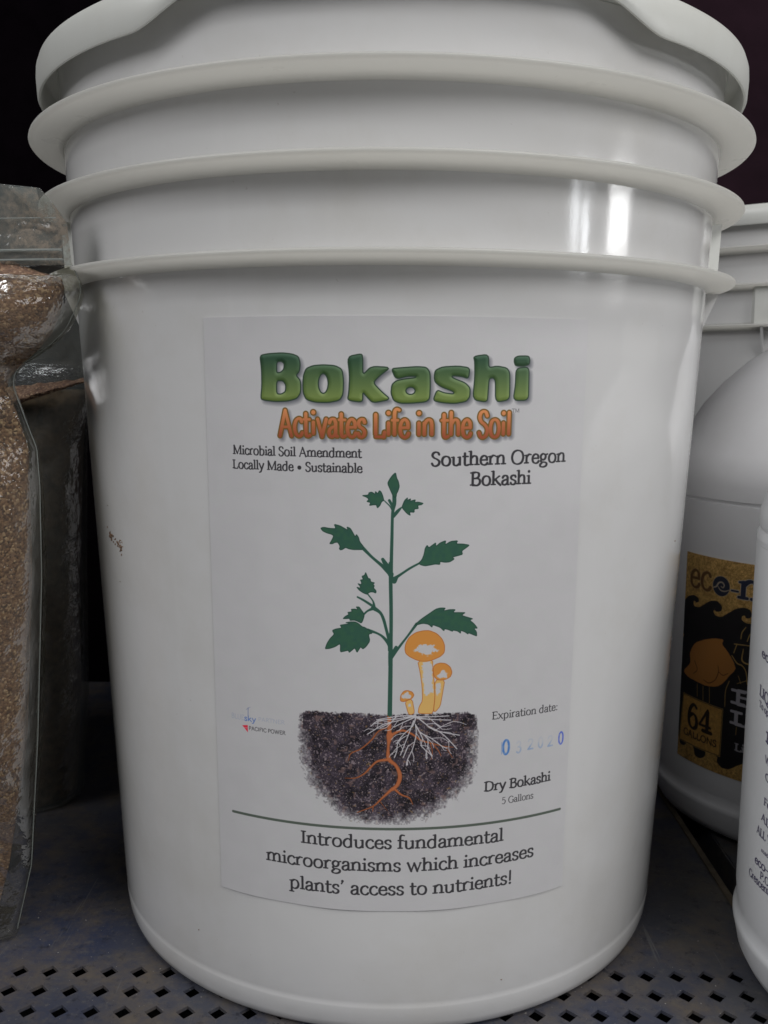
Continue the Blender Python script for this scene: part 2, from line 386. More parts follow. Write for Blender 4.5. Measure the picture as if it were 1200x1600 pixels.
class Canvas:
    """flat print: distance fields composited into an RGBA array (sRGB values)"""
    def __init__(s, x0, x1, y0, y1, ppu, bg, alpha=1.0):
        s.x0, s.y0, s.s = x0, y0, ppu
        s.w = int(round((x1 - x0) * ppu)); s.h = int(round((y1 - y0) * ppu))
        s.a = np.zeros((s.h, s.w, 4), np.float32); s.a[..., :3] = bg; s.a[..., 3] = alpha
    def field(s): return np.full((s.h, s.w), 1e3, np.float32)
    def segs(s, S, pad=3, D=None):
        """capsules -> signed distance in pixels"""
        D = s.field() if D is None else D
        for x0, y0, r0, x1, y1, r1 in S:
            ax, ay, bx, by = (x0 - s.x0) * s.s, (y0 - s.y0) * s.s, (x1 - s.x0) * s.s, (y1 - s.y0) * s.s
            r0 *= s.s; r1 *= s.s; R = max(r0, r1) + pad
            i0 = max(0, int(min(ax, bx) - R)); i1 = min(s.w, int(max(ax, bx) + R) + 2)
            j0 = max(0, int(min(ay, by) - R)); j1 = min(s.h, int(max(ay, by) + R) + 2)
            if i0 >= i1 or j0 >= j1: continue
            yy, xx = np.mgrid[j0:j1, i0:i1].astype(np.float32) + .5
            dx, dy = bx - ax, by - ay
            t = np.clip(((xx - ax) * dx + (yy - ay) * dy) / (dx * dx + dy * dy + 1e-9), 0, 1)
            d = np.hypot(xx - ax - t * dx, yy - ay - t * dy) - (r0 + (r1 - r0) * t)
            D[j0:j1, i0:i1] = np.minimum(D[j0:j1, i0:i1], d)
        return D
    def poly(s, rings, pad=4):
        """rings: list of closed outlines (even-odd)"""
        D = s.field()
        allp = [((np.array(r, float)[:, :2] - (s.x0, s.y0)) * s.s) for r in rings]
        A = np.concatenate(allp)
        i0 = max(0, int(A[:, 0].min() - pad)); i1 = min(s.w, int(A[:, 0].max() + pad) + 2)
        j0 = max(0, int(A[:, 1].min() - pad)); j1 = min(s.h, int(A[:, 1].max() + pad) + 2)
        if i0 >= i1 or j0 >= j1: return D
        yy, xx = np.mgrid[j0:j1, i0:i1].astype(np.float32) + .5
        d = np.full(xx.shape, 1e6, np.float32); ins = np.zeros(xx.shape, bool)
        for P in allp:
            for a, b in zip(P, np.roll(P, -1, 0)):
                dx, dy = b - a
                t = np.clip(((xx - a[0]) * dx + (yy - a[1]) * dy) / (dx * dx + dy * dy + 1e-9), 0, 1)
                d = np.minimum(d, (xx - a[0] - t * dx) ** 2 + (yy - a[1] - t * dy) ** 2)
                c = (a[1] > yy) != (b[1] > yy)
                if c.any():
                    xi = a[0] + (yy - a[1]) * dx / (dy if abs(dy) > 1e-9 else 1e-9)
                    ins ^= c & (xx < xi)
        d = np.sqrt(d); D[j0:j1, i0:i1] = np.where(ins, -d, d)
        return D
    def fill(s, D, col, op=1.0, soft=.5, grow=0.0, alpha=False):
        c = np.clip((grow - D) / (2 * soft) + .5, 0, 1) * op
        col = np.asarray(col, np.float32)
        s.a[..., :3] += (col - s.a[..., :3]) * c[..., None]
        if alpha: s.a[..., 3] = np.maximum(s.a[..., 3], c)
    def coords(s):
        yy, xx = np.mgrid[0:s.h, 0:s.w].astype(np.float32)
        return xx / s.s + s.x0, yy / s.s + s.y0
    def image(s, name):
        im = bpy.data.images.new(name, s.w, s.h, alpha=True)
        im.pixels.foreach_set(np.clip(s.a, 0, 1).astype(np.float32).ravel())
        im.pack(); return im

def chaikin(P, n=1):
    P = np.array(P, float)[:, :2]
    for _ in range(n):
        Q = np.roll(P, -1, 0)
        P = np.stack([P * .82 + Q * .18, P * .18 + Q * .82], 1).reshape(-1, 2)
    return P
def vnoise(h, w, cell, seed):
    """smooth value noise on the canvas, 0..1"""
    r = np.random.default_rng(seed); gh, gw = int(h / cell) + 3, int(w / cell) + 3
    g = r.random((gh, gw)).astype(np.float32)
    y = np.arange(h) / cell; x = np.arange(w) / cell
    iy = y.astype(int); ix = x.astype(int); fy = (y - iy); fx = (x - ix)
    fy = (fy * fy * (3 - 2 * fy))[:, None]; fx = (fx * fx * (3 - 2 * fx))[None]
    a = g[iy][:, ix]; b = g[iy][:, ix + 1]; c = g[iy + 1][:, ix]; d_ = g[iy + 1][:, ix + 1]
    return (a * (1 - fx) + b * fx) * (1 - fy) + (c * (1 - fx) + d_ * fx) * fy
def wseg(P, n=4):
    """(x,y,width) centreline -> capsules"""
    Q = catmull([p if len(p) == 3 else (*p, .3) for p in P], n) if len(P) > 2 else [np.array(p, float) for p in P]
    return [(a[0], a[1], a[2] / 2, b[0], b[1], b[2] / 2) for a, b in zip(Q[:-1], Q[1:])]
def lum(c, g):  # print colour as seen on the lit label -> ink colour (paper reads about 0.62 sRGB there)
    c = np.array(c, float) / 255; l = np.where(c < .04045, c / 12.92, ((c + .055) / 1.055) ** 2.4) * g
    return np.clip(np.where(l < .0031, l * 12.92, 1.055 * l ** (1 / 2.4) - .055), 0, 1)

# ---------------------------------------------------------------- print artwork in millimetres on the wrapped label
LOGO = [([(-45.71,261.74),(-42.46,262.31),(-37.39,262.59),(-33.68,262.18),(-31.54,261.32),(-30.95,259.01),(-31.29,256.41),(-32.54,254.96),(-30.9,253.22),(-30.89,249.14),(-32.34,247.08),(-35.78,246.17),(-40.22,246.0),(-44.09,246.36),(-45.71,246.76),(-45.15,251.37),(-45.16,257.24)],[[(-39.52,259.58),(-37.75,259.87),(-36.64,259.0),(-36.86,256.97),(-38.14,255.92),(-39.59,255.8)],[(-39.64,253.17),(-37.24,253.18),(-36.19,251.73),(-36.36,249.39),(-37.95,248.49),(-39.72,248.59)]]),([(-29.78,254.97),(-28.84,257.29),(-26.41,258.27),(-22.81,258.57),(-18.66,258.3),(-16.31,257.04),(-15.85,253.3),(-16.04,248.68),(-17.23,246.64),(-21.11,245.85),(-25.92,245.92),(-28.96,246.82),(-29.97,249.15),(-29.99,252.64)],[[(-21.07,252.29),(-21.32,250.55),(-21.98,249.28),(-22.88,248.8),(-23.78,249.26),(-24.43,250.53),(-24.66,252.27),(-24.41,254.0),(-23.74,255.28),(-22.84,255.75),(-21.95,255.29),(-21.3,254.03)]]),([(-14.42,261.34),(-9.58,262.33),(-9.29,260.79),(-9.29,255.06),(-6.39,258.12),(0.16,257.8),(-3.48,255.09),(-5.79,252.67),(-2.87,249.63),(0.22,247.04),(-5.78,245.85),(-7.53,247.58),(-9.29,249.59),(-9.29,246.0),(-14.46,246.66),(-13.98,249.27),(-13.67,255.04)],[]),([(0.47,257.35),(3.33,257.66),(9.31,258.1),(12.32,257.88),(13.55,256.24),(13.72,252.08),(13.55,247.31),(12.17,246.23),(7.04,245.79),(3.43,245.78),(1.32,246.66),(0.4,249.04),(0.68,252.02),(2.17,253.33),(5.16,253.94),(8.63,254.31),(8.93,254.91),(5.75,254.89),(2.05,253.93)],[[(8.68,249.98),(8.37,249.21),(7.53,248.73),(6.49,248.72),(5.64,249.19),(5.32,249.96),(5.63,250.73),(6.46,251.21),(7.5,251.22),(8.35,250.75)]]),([(15.08,254.47),(15.35,256.84),(17.76,258.04),(23.25,258.37),(27.4,257.8),(26.92,254.22),(24.55,254.93),(21.47,255.21),(21.05,254.67),(22.1,254.08),(25.84,252.73),(27.62,250.94),(27.5,247.94),(26.28,246.43),(22.26,245.71),(17.95,246.0),(14.77,246.71),(16.06,250.3),(18.51,249.3),(21.58,248.89),(22.07,249.31),(21.57,249.9),(17.25,251.5),(15.41,252.98)],[]),([(28.62,261.67),(33.89,262.43),(34.01,257.85),(37.07,258.47),(40.66,257.89),(41.82,256.4),(41.98,251.57),(42.0,247.02),(36.91,246.12),(36.7,253.37),(35.89,254.57),(34.3,254.26),(34.08,250.35),(33.88,246.13),(28.65,247.03),(29.23,254.53),(29.1,259.89)],[]),([(43.52,261.22),(44.82,261.95),(48.86,262.0),(49.32,260.68),(49.11,259.17),(46.96,258.54),(43.93,258.7),(43.42,260.02)],[]),([(44.17,257.74),(49.14,258.26),(49.21,252.8),(49.3,246.82),(43.47,246.72),(44.16,252.18)],[])]
LEAF = [[(2.18,221.93),(2.57,220.0),(3.18,218.8),(3.54,217.01),(3.05,215.36),(2.55,214.45),(2.47,213.4),(1.73,213.1),(1.04,214.15),(0.38,215.64),(-0.67,218.04),(-0.08,219.38),(1.09,221.03)],[(-9.6,213.76),(-7.26,213.98),(-7.13,214.77),(-6.22,215.04),(-5.57,214.79),(-4.91,214.27),(-4.87,215.32),(-4.01,214.54),(-3.49,215.6),(-2.84,215.21),(-2.31,214.03),(-1.79,212.06),(-2.56,211.66),(-3.21,210.2),(-4.12,209.26),(-4.51,210.45),(-5.29,210.44),(-6.99,210.16),(-6.47,211.22),(-7.9,211.6),(-7.12,212.4),(-7.78,213.05)],[(-24.24,201.78),(-23.15,202.22),(-21.0,201.88),(-18.73,201.81),(-19.39,203.4),(-17.26,202.92),(-15.41,201.9),(-14.48,201.39),(-14.87,202.58),(-13.55,202.07),(-12.76,200.75),(-11.84,199.03),(-11.44,199.98),(-10.65,198.92),(-10.26,197.32),(-8.81,195.47),(-9.33,194.38),(-10.65,194.36),(-12.51,194.32),(-14.1,194.55),(-15.29,195.06),(-16.23,194.36),(-17.03,194.07),(-17.56,194.46),(-17.29,195.54),(-18.09,196.87),(-19.16,196.7),(-19.96,196.22),(-21.04,196.24),(-20.22,197.61),(-19.55,199.11),(-20.21,199.63),(-22.09,200.11),(-23.44,200.73)],[(4.29,209.64),(5.31,212.2),(6.43,213.17),(6.26,212.2),(7.53,212.8),(7.24,211.9),(9.18,212.44),(8.89,211.45),(10.08,211.59),(11.94,211.13),(11.29,210.53),(9.95,210.32),(10.26,209.17),(8.76,209.03),(8.78,207.82),(7.13,207.97),(7.44,206.7),(6.24,207.37)],[(10.33,189.59),(11.53,190.82),(12.26,192.66),(12.69,195.12),(13.43,196.19),(14.05,195.26),(15.25,196.17),(16.51,197.07),(16.47,195.69),(18.12,197.05),(20.1,197.78),(19.82,196.25),(21.79,197.44),(24.41,197.63),(23.81,196.47),(26.14,196.41),(28.75,195.88),(27.42,194.83),(25.88,193.79),(26.22,192.54),(24.67,192.12),(22.52,191.56),(23.3,190.92),(21.62,189.87),(19.77,189.76),(18.08,190.11),(18.1,189.02),(16.41,189.21),(14.59,188.86),(12.77,188.58),(11.25,188.97)],[(-8.16,186.36),(-7.59,184.98),(-7.22,184.11),(-6.49,183.94),(-6.36,182.86),(-4.89,182.5),(-5.5,181.98),(-5.0,181.36),(-5.37,180.72),(-4.38,179.59),(-4.5,178.65),(-5.49,179.07),(-6.48,179.05),(-7.22,178.65),(-7.58,178.14),(-8.94,178.62),(-10.43,179.6),(-11.47,180.85),(-9.93,180.5),(-10.3,181.26),(-11.05,182.18),(-9.69,181.78),(-9.69,182.67),(-10.13,183.47),(-9.07,183.64),(-9.56,184.82),(-8.58,185.22)],[(-8.94,171.47),(-9.68,172.48),(-10.43,173.61),(-11.67,173.58),(-10.93,172.57),(-12.17,172.8),(-13.41,172.63),(-13.04,171.74),(-14.67,171.44),(-14.17,170.68),(-15.42,170.0),(-16.38,168.98),(-15.17,168.98),(-13.92,169.15),(-13.8,168.38),(-12.17,168.56),(-11.18,168.2),(-9.68,167.47),(-9.06,168.64),(-8.57,170.45)],[(-6.94,165.08),(-8.44,166.08),(-9.43,166.32),(-10.68,167.44),(-11.92,168.05),(-13.67,168.0),(-15.55,167.55),(-13.8,167.27),(-15.68,166.95),(-17.44,166.62),(-16.74,165.56),(-18.71,165.22),(-20.29,164.5),(-19.48,163.12),(-21.02,161.48),(-22.18,159.6),(-22.96,157.34),(-21.3,157.56),(-19.25,158.31),(-17.27,159.7),(-17.36,156.44),(-15.96,156.76),(-14.45,157.21),(-14.07,156.37),(-12.94,157.4),(-12.06,158.21),(-11.23,156.46),(-10.56,157.6),(-9.93,158.66),(-9.13,157.83),(-7.93,158.84),(-6.56,160.95),(-7.07,163.53),(-5.7,163.81)],[(9.06,166.91),(11.63,169.23),(14.22,171.03),(16.81,172.82),(18.44,173.22),(20.42,173.13),(19.61,172.08),(21.75,172.51),(24.08,172.43),(23.1,171.36),(25.44,171.27),(27.79,171.17),(26.3,170.16),(28.51,169.38),(30.63,168.67),(29.38,168.26),(31.12,166.71),(32.46,164.94),(30.99,165.02),(32.04,163.77),(32.19,161.98),(30.7,162.65),(28.98,163.42),(28.82,162.92),(27.61,163.83),(26.08,164.48),(26.1,163.32),(24.91,164.29),(23.23,164.7),(23.07,164.19),(21.56,164.93),(20.16,165.31),(19.91,164.48),(18.56,165.87),(15.75,166.96),(15.6,165.95),(14.27,167.16),(12.31,167.53),(10.36,167.06)]]
STALK = [[(1.73,214.3,1.39),(1.75,210.99,1.39),(1.18,207.36,1.04),(1.02,198.83,1.1),(0.84,189.61,1.22),(0.77,185.27,1.39)],[(0.64,189.61,1.46),(0.69,182.05,1.32),(0.9,171.86,1.27),(0.89,161.56,1.27),(0.67,156.37,1.41),(0.7,151.93,1.41)],[(0.82,163.56,1.42),(0.8,149.95,1.54),(0.64,133.16,1.66)],[(-1.79,212.06,0.36),(0.31,209.96,0.46),(1.36,208.11,0.76)],[(0.03,212.07,0.96),(1.35,209.7,1.01)],[(-9.33,195.19,1.27),(-5.9,191.74,0.96),(-2.47,188.81,1.22),(0.45,186.12,2.03)],[(-2.16,191.03,1.17),(-0.89,189.1,1.52),(0.44,187.75,1.52)],[(4.29,209.64,0.46),(2.96,208.27,1.16),(1.48,206.45,1.16)],[(10.63,189.59,0.7),(7.33,187.76,0.81),(3.73,185.28,0.93),(1.03,183.41,1.74)],[(-1.72,190.21,1.45),(-0.51,188.37,1.74),(0.71,185.58,2.03)],[(0.5,185.83,1.41),(1.86,182.81,1.18),(2.83,184.33,0.94)],[(-7.46,178.4,0.47),(-5.48,175.63,0.57),(-5.23,173.33,1.41)],[(-11.05,177.17,0.61),(-8.94,176.07,0.8),(-6.22,174.34,0.94)],[(-5.48,173.33,1.65),(-3.0,171.57,1.06),(-1.75,169.02,1.08),(-0.74,165.17,1.04),(0.27,161.3,1.18)],[(-8.94,170.7,0.71),(-7.45,172.14,0.71),(-5.48,173.07,1.18)],[(-7.44,164.94,1.41),(-4.46,164.09,0.8),(-1.97,162.58,0.94),(0.28,159.75,1.41),(0.66,157.67,1.65)],[(2.77,158.72,1.18),(1.54,156.63,1.18)],[(10.03,167.4,1.05),(6.82,162.88,0.74),(3.61,158.48,0.92),(1.03,154.73,1.23)],[(2.73,158.92,0.68),(2.32,157.46,0.8),(1.35,155.76,0.92)]]
MUSH = {'bigcap': [(5.89,158.14),(6.2,160.17),(7.48,162.53),(9.74,164.2),(12.34,164.84),(14.63,164.86),(17.28,163.71),(19.29,161.61),(20.26,159.2),(20.21,156.47),(18.74,154.98),(16.1,153.87),(14.46,153.4),(11.83,153.39),(9.85,154.01),(7.55,155.23),(6.23,156.43)],'bigpatch': [(8.18,157.44),(10.46,158.26),(10.77,159.44),(13.06,160.08),(14.71,159.36),(16.68,159.48),(16.37,158.3),(18.7,157.48),(17.05,156.75),(15.73,156.95),(15.41,155.77),(13.94,155.29),(12.12,156.19),(11.45,157.05)],'bigstem': [(10.51,153.65),(11.55,148.84),(12.27,143.65),(12.5,138.45),(11.21,136.04),(10.9,133.6),(13.73,133.32),(16.4,133.37),(16.98,139.35),(16.73,145.25),(16.0,149.76),(16.03,154.04)],'bigstemw': [(12.0,152.94),(15.78,153.19),(15.88,146.32),(16.45,141.45),(15.29,141.15),(13.98,139.97),(12.8,141.22),(12.57,146.41)],'midcap': [(16.21,151.12),(17.12,152.13),(18.77,152.58),(20.78,152.27),(22.48,150.89),(23.19,148.79),(22.55,147.09),(20.55,146.15),(18.54,146.05),(16.87,146.97),(16.34,148.71)],'midpatch': [(17.69,147.29),(18.5,148.99),(19.82,149.8),(21.52,148.35),(21.04,146.82),(19.2,146.55)],'midstem': [(16.88,146.28),(20.55,146.04),(19.8,140.98),(19.04,136.13),(17.39,134.1),(16.56,134.14),(17.05,139.35)],'midstemw': [(17.23,144.89),(19.07,144.82),(18.95,141.71),(17.64,139.67),(17.3,140.38)],'smallcap': [(4.42,138.39),(4.57,140.64),(5.7,142.19),(7.02,142.42),(8.67,141.82),(9.4,140.59),(8.69,139.39),(7.05,138.72),(5.74,138.1)],'smallpatch': [(5.06,139.95),(5.71,141.5),(7.35,141.83),(7.53,140.62),(8.68,140.26),(7.05,139.24),(6.06,139.07)],'smallstem': [(6.07,138.21),(8.69,139.22),(9.68,133.8),(8.49,133.13),(7.43,133.32)],'smallstemw': [(7.23,137.32),(8.22,137.31),(8.39,136.27),(7.57,135.93)]}
SOIL = [(-32.64,133.21),(-16.37,133.44),(-0.29,133.31),(15.78,133.43),(32.66,133.28),(33.35,124.69),(32.18,110.87),(29.22,105.52),(24.91,100.94),(19.62,96.36),(13.04,92.8),(6.49,90.85),(-2.68,90.13),(-11.88,91.59),(-17.17,94.1),(-21.83,97.99),(-28.53,105.13),(-31.86,113.91),(-33.43,125.56)]
ROOT = [[(0.48,133.18,1.55),(0.52,126.03,1.67),(0.72,125.01,2.63),(0.23,121.23,1.08),(0.32,116.07,1.67),(3.05,113.31,1.32),(4.51,109.49,1.67),(3.76,106.01,1.55),(1.82,103.92,1.43)],[(1.82,104.27,1.32),(-2.06,100.38,0.9),(-5.32,97.15,0.6),(-11.21,94.45,0.36)],[(-5.32,97.15,0.54),(-5.44,95.03,0.3)],[(2.8,103.92,1.08),(5.09,101.8,0.78),(8.04,100.5,0.6),(9.37,97.86,0.3)],[(-0.26,128.21,0.54),(-3.46,126.67,0.54),(-6.03,123.19,0.6),(-9.9,119.63,0.54),(-13.48,117.76,0.48),(-14.47,114.94,0.24)],[(0.13,115.72,1.32),(-3.74,114.98,0.9),(-6.33,112.5,0.84),(-8.6,109.99,0.66),(-11.86,108.12,0.48),(-15.8,107.91,0.24)],[(1.04,125.01,1.32),(4.88,127.05,0.96),(8.76,125.64,0.84),(12.02,123.17,0.72),(16.6,121.64,0.54),(20.56,120.41,0.42),(24.21,119.85,0.3)],[(16.6,121.29,0.48),(18.61,118.79,0.42),(19.63,116.66,0.3)],[(21.22,120.38,0.36),(23.96,115.71,0.24)],[(15.28,122.38,0.36),(16.31,118.89,0.36),(16.03,115.45,0.24)],[(-2.71,98.96,0.3),(-0.08,95.48,0.18)]]
WHITEROOT = [[(9.97,132.77,0.72),(6.13,132.01,0.36),(2.29,131.35,0.36),(-3.48,130.89,0.36),(-6.04,128.66,0.36)],[(9.33,132.44,0.6),(3.57,130.81,0.36),(-1.55,129.42,0.36),(-4.75,127.32,0.36),(-7.32,125.55,0.36)],[(8.69,132.79,0.48),(2.92,132.5,0.36),(-4.12,131.08,0.36)],[(9.66,132.1,0.54),(5.5,130.12,0.36),(2.31,128.42,0.36)],[(9.98,132.23,0.72),(14.5,132.11,0.36),(22.33,132.19,0.36)],[(10.63,131.74,0.6),(15.81,131.11,0.36),(23.02,130.51,0.36)],[(10.63,132.08,0.54),(13.89,129.27,0.36),(17.18,126.76,0.36),(26.46,124.4,0.36)],[(14.55,128.57,0.36),(19.15,125.99,0.36),(22.5,122.72,0.36),(25.56,119.07,0.36)],[(9.99,131.75,0.54),(9.05,128.71,0.36),(6.18,126.02,0.36),(3.63,122.61,0.36),(3.34,119.18,0.36),(2.39,116.42,0.36)],[(2.92,132.16,0.36),(1.01,130.12,0.36),(-2.83,128.04,0.36)],[(9.35,130.75,0.48),(7.47,125.32,0.36),(6.22,121.91,0.36),(4.64,117.45,0.36)],[(10.01,129.37,0.48),(10.37,125.95,0.36),(9.76,122.54,0.36),(8.83,119.12,0.36),(7.24,115.7,0.36),(7.07,113.76,0.84)],[(10.34,128.68,0.48),(12.66,123.84,0.36),(12.05,121.11,0.36),(14.02,118.98,0.36),(14.39,115.86,0.36)],[(11.33,126.61,0.36),(14.61,123.77,0.36),(14.66,120.34,0.36),(16.34,116.82,0.36)],[(11.99,125.91,0.36),(15.92,123.73,0.36),(19.9,120.45,0.36),(21.89,119.65,0.36)],[(6.19,124.65,0.36),(4.27,123.3,0.36),(2.99,121.93,0.36)],[(7.51,121.21,0.36),(5.62,116.41,0.36)]]
TEXT = [('Microbial Soil Amendment',-57.17,227.08,-9.75,226.92,3.17,'serif',1.0,'K'),('Locally Made • Sustainable',-57.47,221.97,-9.45,221.69,3.19,'serif',1.0,'K'),('Southern Oregon',14.48,224.15,65.33,224.65,4.72,'serif',1.0,'K'),('Bokashi',28.51,217.08,51.14,217.18,4.77,'serif',1.0,'K'),('Expiration date:',38.93,129.49,66.98,129.58,2.91,'serif',0.75,'K'),('Dry Bokashi',36.64,101.08,64.76,101.08,3.85,'serif',1.05,'K'),('5 Gallons',43.84,95.08,57.28,95.22,2.61,'serif',0.7,'K'),('Introduces fundamental',-32.78,80.21,44.72,79.86,5.06,'serif',0.9,'K'),('microorganisms which increases',-46.94,70.68,58.23,70.82,5.09,'serif',0.9,'K'),("plants' access to nutrients!",-37.45,60.83,49.17,61.31,5.15,'serif',0.9,'K'),('TM',43.14,242.51,45.97,242.55,1.34,'sans',0.6,'K'),('BLUE',-61.15,126.55,-55.56,126.45,2.01,'sans',0.55,'F'),('sky',-55.36,126.33,-50.59,126.28,2.11,'sans',1.1,'B'),('PARTNER',-49.44,126.98,-38.74,126.94,1.59,'sans',0.5,'F'),('PACIFIC POWER',-53.57,122.92,-38.5,122.92,1.45,'sans',1.1,'K')]
SUB = ('Activates Life in the Soil',-39.03,234.04,42.84,233.96,8.99,'fat',1,'O')
STAMP = [('0',43.57,115.17,46.03,114.86,5.62,1.0),('3',49.29,115.0,51.17,114.73,4.51,0.35),('2',54.12,115.64,56.23,115.31,4.12,0.45),('0',58.7,115.61,60.62,115.29,4.15,0.3),('2',63.04,115.42,65.12,115.05,4.15,0.4),('0',68.08,115.4,70.16,115.01,4.89,0.9)]
LOGOBITS = [[(-56.39,124.25),(-54.02,124.7),(-54.01,121.81),(-54.91,122.71)],[(-53.67,131.64,0.26),(-53.76,128.11,0.26)],[(-53.67,131.45,0.13),(-54.61,130.74,0.1)],[(-53.67,131.45,0.13),(-52.7,132.08,0.1)]]
RULE = [(-61.65,88.54),(-37.81,88.18),(-13.93,88.05),(1.14,88.02),(39.17,88.87),(70.24,88.42)]
BACK = {'label': [(-115.51,41.37),(-115.77,156.49),(-67.89,158.43),(-68.99,39.03)],'o': [(-88.74,144.41),(-89.07,149.5),(-94.2,143.37),(-84.0,145.28)],'eco': [(-111.3,138.65),(-94.85,139.89),(-104.63,150.55)],'dashn': [(-82.44,138.98),(-78.29,138.85),(-77.15,138.36),(-68.06,138.93),(-76.73,149.19)],'wave': [(-115.91,106.67),(-117.19,128.83),(-113.19,133.08),(-108.2,134.92),(-104.22,133.96),(-103.76,131.88),(-106.27,130.74),(-107.42,131.8),(-108.43,130.84),(-107.7,128.43),(-103.03,128.76),(-98.43,132.32),(-94.93,134.5),(-90.63,135.04),(-87.58,132.82),(-87.8,129.94),(-91.07,128.88),(-92.86,129.93),(-91.65,131.26),(-93.24,129.13),(-91.77,126.59),(-87.6,126.78),(-83.79,129.71),(-79.41,133.05),(-75.11,134.56),(-71.55,134.18),(-70.15,131.66),(-70.91,129.44),(-73.34,128.98),(-74.0,130.39),(-75.55,129.95),(-75.78,127.81),(-73.17,126.23),(-69.02,126.68),(-68.17,118.17)],'dark': [(-117.83,113.69),(-68.58,125.03),(-68.35,104.17),(-69.41,75.63),(-68.93,49.92),(-73.42,47.1),(-77.68,43.54),(-82.29,42.72),(-85.68,45.25),(-85.06,48.43),(-93.26,49.31),(-93.46,45.49),(-97.0,43.07),(-100.94,43.5),(-102.29,48.31),(-107.66,48.61),(-110.3,45.7),(-114.61,45.99),(-117.15,60.52),(-116.52,83.76)],'fish': [(-105.61,107.95),(-97.05,112.35),(-90.12,114.41),(-85.22,114.84),(-86.65,112.01),(-82.47,108.71),(-78.32,103.3),(-77.37,99.97),(-80.87,95.53),(-84.46,90.27),(-88.37,87.38),(-95.24,85.76),(-102.99,86.42),(-109.47,86.7),(-114.41,88.97),(-107.9,95.42),(-109.45,100.96)],'fishl': [[(-104.86,97.78,0.43),(-102.47,93.26,0.43),(-105.35,90.19,0.35)],[(-97.3,88.85,0.35),(-93.59,88.08,0.43),(-89.45,91.08,0.43),(-87.67,95.91,0.43),(-88.14,99.4,0.35)],[(-87.26,96.02,0.35),(-84.75,94.88,0.35),(-81.72,96.74,0.26)]],'gold': [[(-75.5,117.36,0.52),(-75.0,120.97,0.52),(-73.05,124.16,0.43)],[(-71.89,116.72,0.52),(-70.72,120.45,0.52),(-68.79,122.91,0.35)],[(-78.97,113.78,0.61),(-73.16,114.35,0.52),(-68.3,114.66,0.43)],[(-79.03,108.81,0.52),(-77.5,114.11,0.52)],[(-80.06,107.15,0.52),(-76.85,103.64,0.7),(-73.9,102.92,0.7),(-71.58,99.93,0.52),(-70.46,93.12,0.43)],[(-73.74,112.12,0.43),(-74.07,105.7,0.87),(-69.76,104.56,0.7),(-67.84,107.08,0.43)],[(-80.7,92.7,0.43),(-82.64,86.43,0.43),(-82.49,77.79,0.35)],[(-76.17,92.43,0.35),(-69.26,96.23,0.35)],[(-75.07,68.35,0.35),(-75.18,63.98,0.35)],[(-101.9,85.26,0.35),(-101.38,77.97,0.35)],[(-97.51,85.09,0.35),(-96.96,77.12,0.35)],[(-92.99,85.69,0.35),(-92.42,77.04,0.35)],[(-75.7,96.82,0.35),(-74.01,92.97,0.35)]],'box': [(-112.78,76.58),(-83.57,76.03),(-83.87,48.83),(-114.79,48.24)],'E': [(-77.31,80.82),(-68.75,82.06),(-77.09,89.34)],'LI': [(-77.59,69.43),(-68.39,70.19),(-77.09,77.15)],'Lic': [(-74.99,54.76),(-68.58,55.8),(-74.85,58.65)],'64': [(-107.86,58.46),(-90.81,59.23),(-107.13,70.85)],'GAL': [(-112.49,50.65),(-86.21,53.58),(-111.74,56.31)],'GAL2': [(-109.97,48.9),(-86.03,50.69),(-109.08,52.3)]}
FRONT = [('ec',-135.96,142.15,-129.32,141.2,3.6),('LIQ',-135.77,125.87,-127.0,124.05,4.4),('To op',-135.34,121.09,-126.43,119.69,2.59),('E',-126.65,108.8,-123.42,108.2,4.64),('W',-126.69,100.63,-122.91,99.78,2.84),('C',-125.79,93.64,-122.61,93.13,2.85),('Fe',-125.5,82.79,-120.88,82.49,3.12),('AL',-126.81,75.8,-120.48,74.76,3.14),('ALL Y',-130.0,68.64,-118.81,68.2,3.41),('mad',-125.14,62.72,-119.58,62.58,1.57),('eco-n',-130.01,55.35,-115.71,55.85,3.43),('P.O.',-124.78,51.14,-116.95,51.03,3.15),('Crescent',-134.99,47.2,-117.46,47.42,3.17)]

# ---------------------------------------------------------------- the bucket label's print
def lab_grad(cv, D_ref, top, bot, ytop, ybot):
    _, Y = cv.coords()
    t = np.clip((ytop - Y) / (ytop - ybot), 0, 1)[..., None]
    return np.array(top, np.float32) * (1 - t) + np.array(bot, np.float32) * t

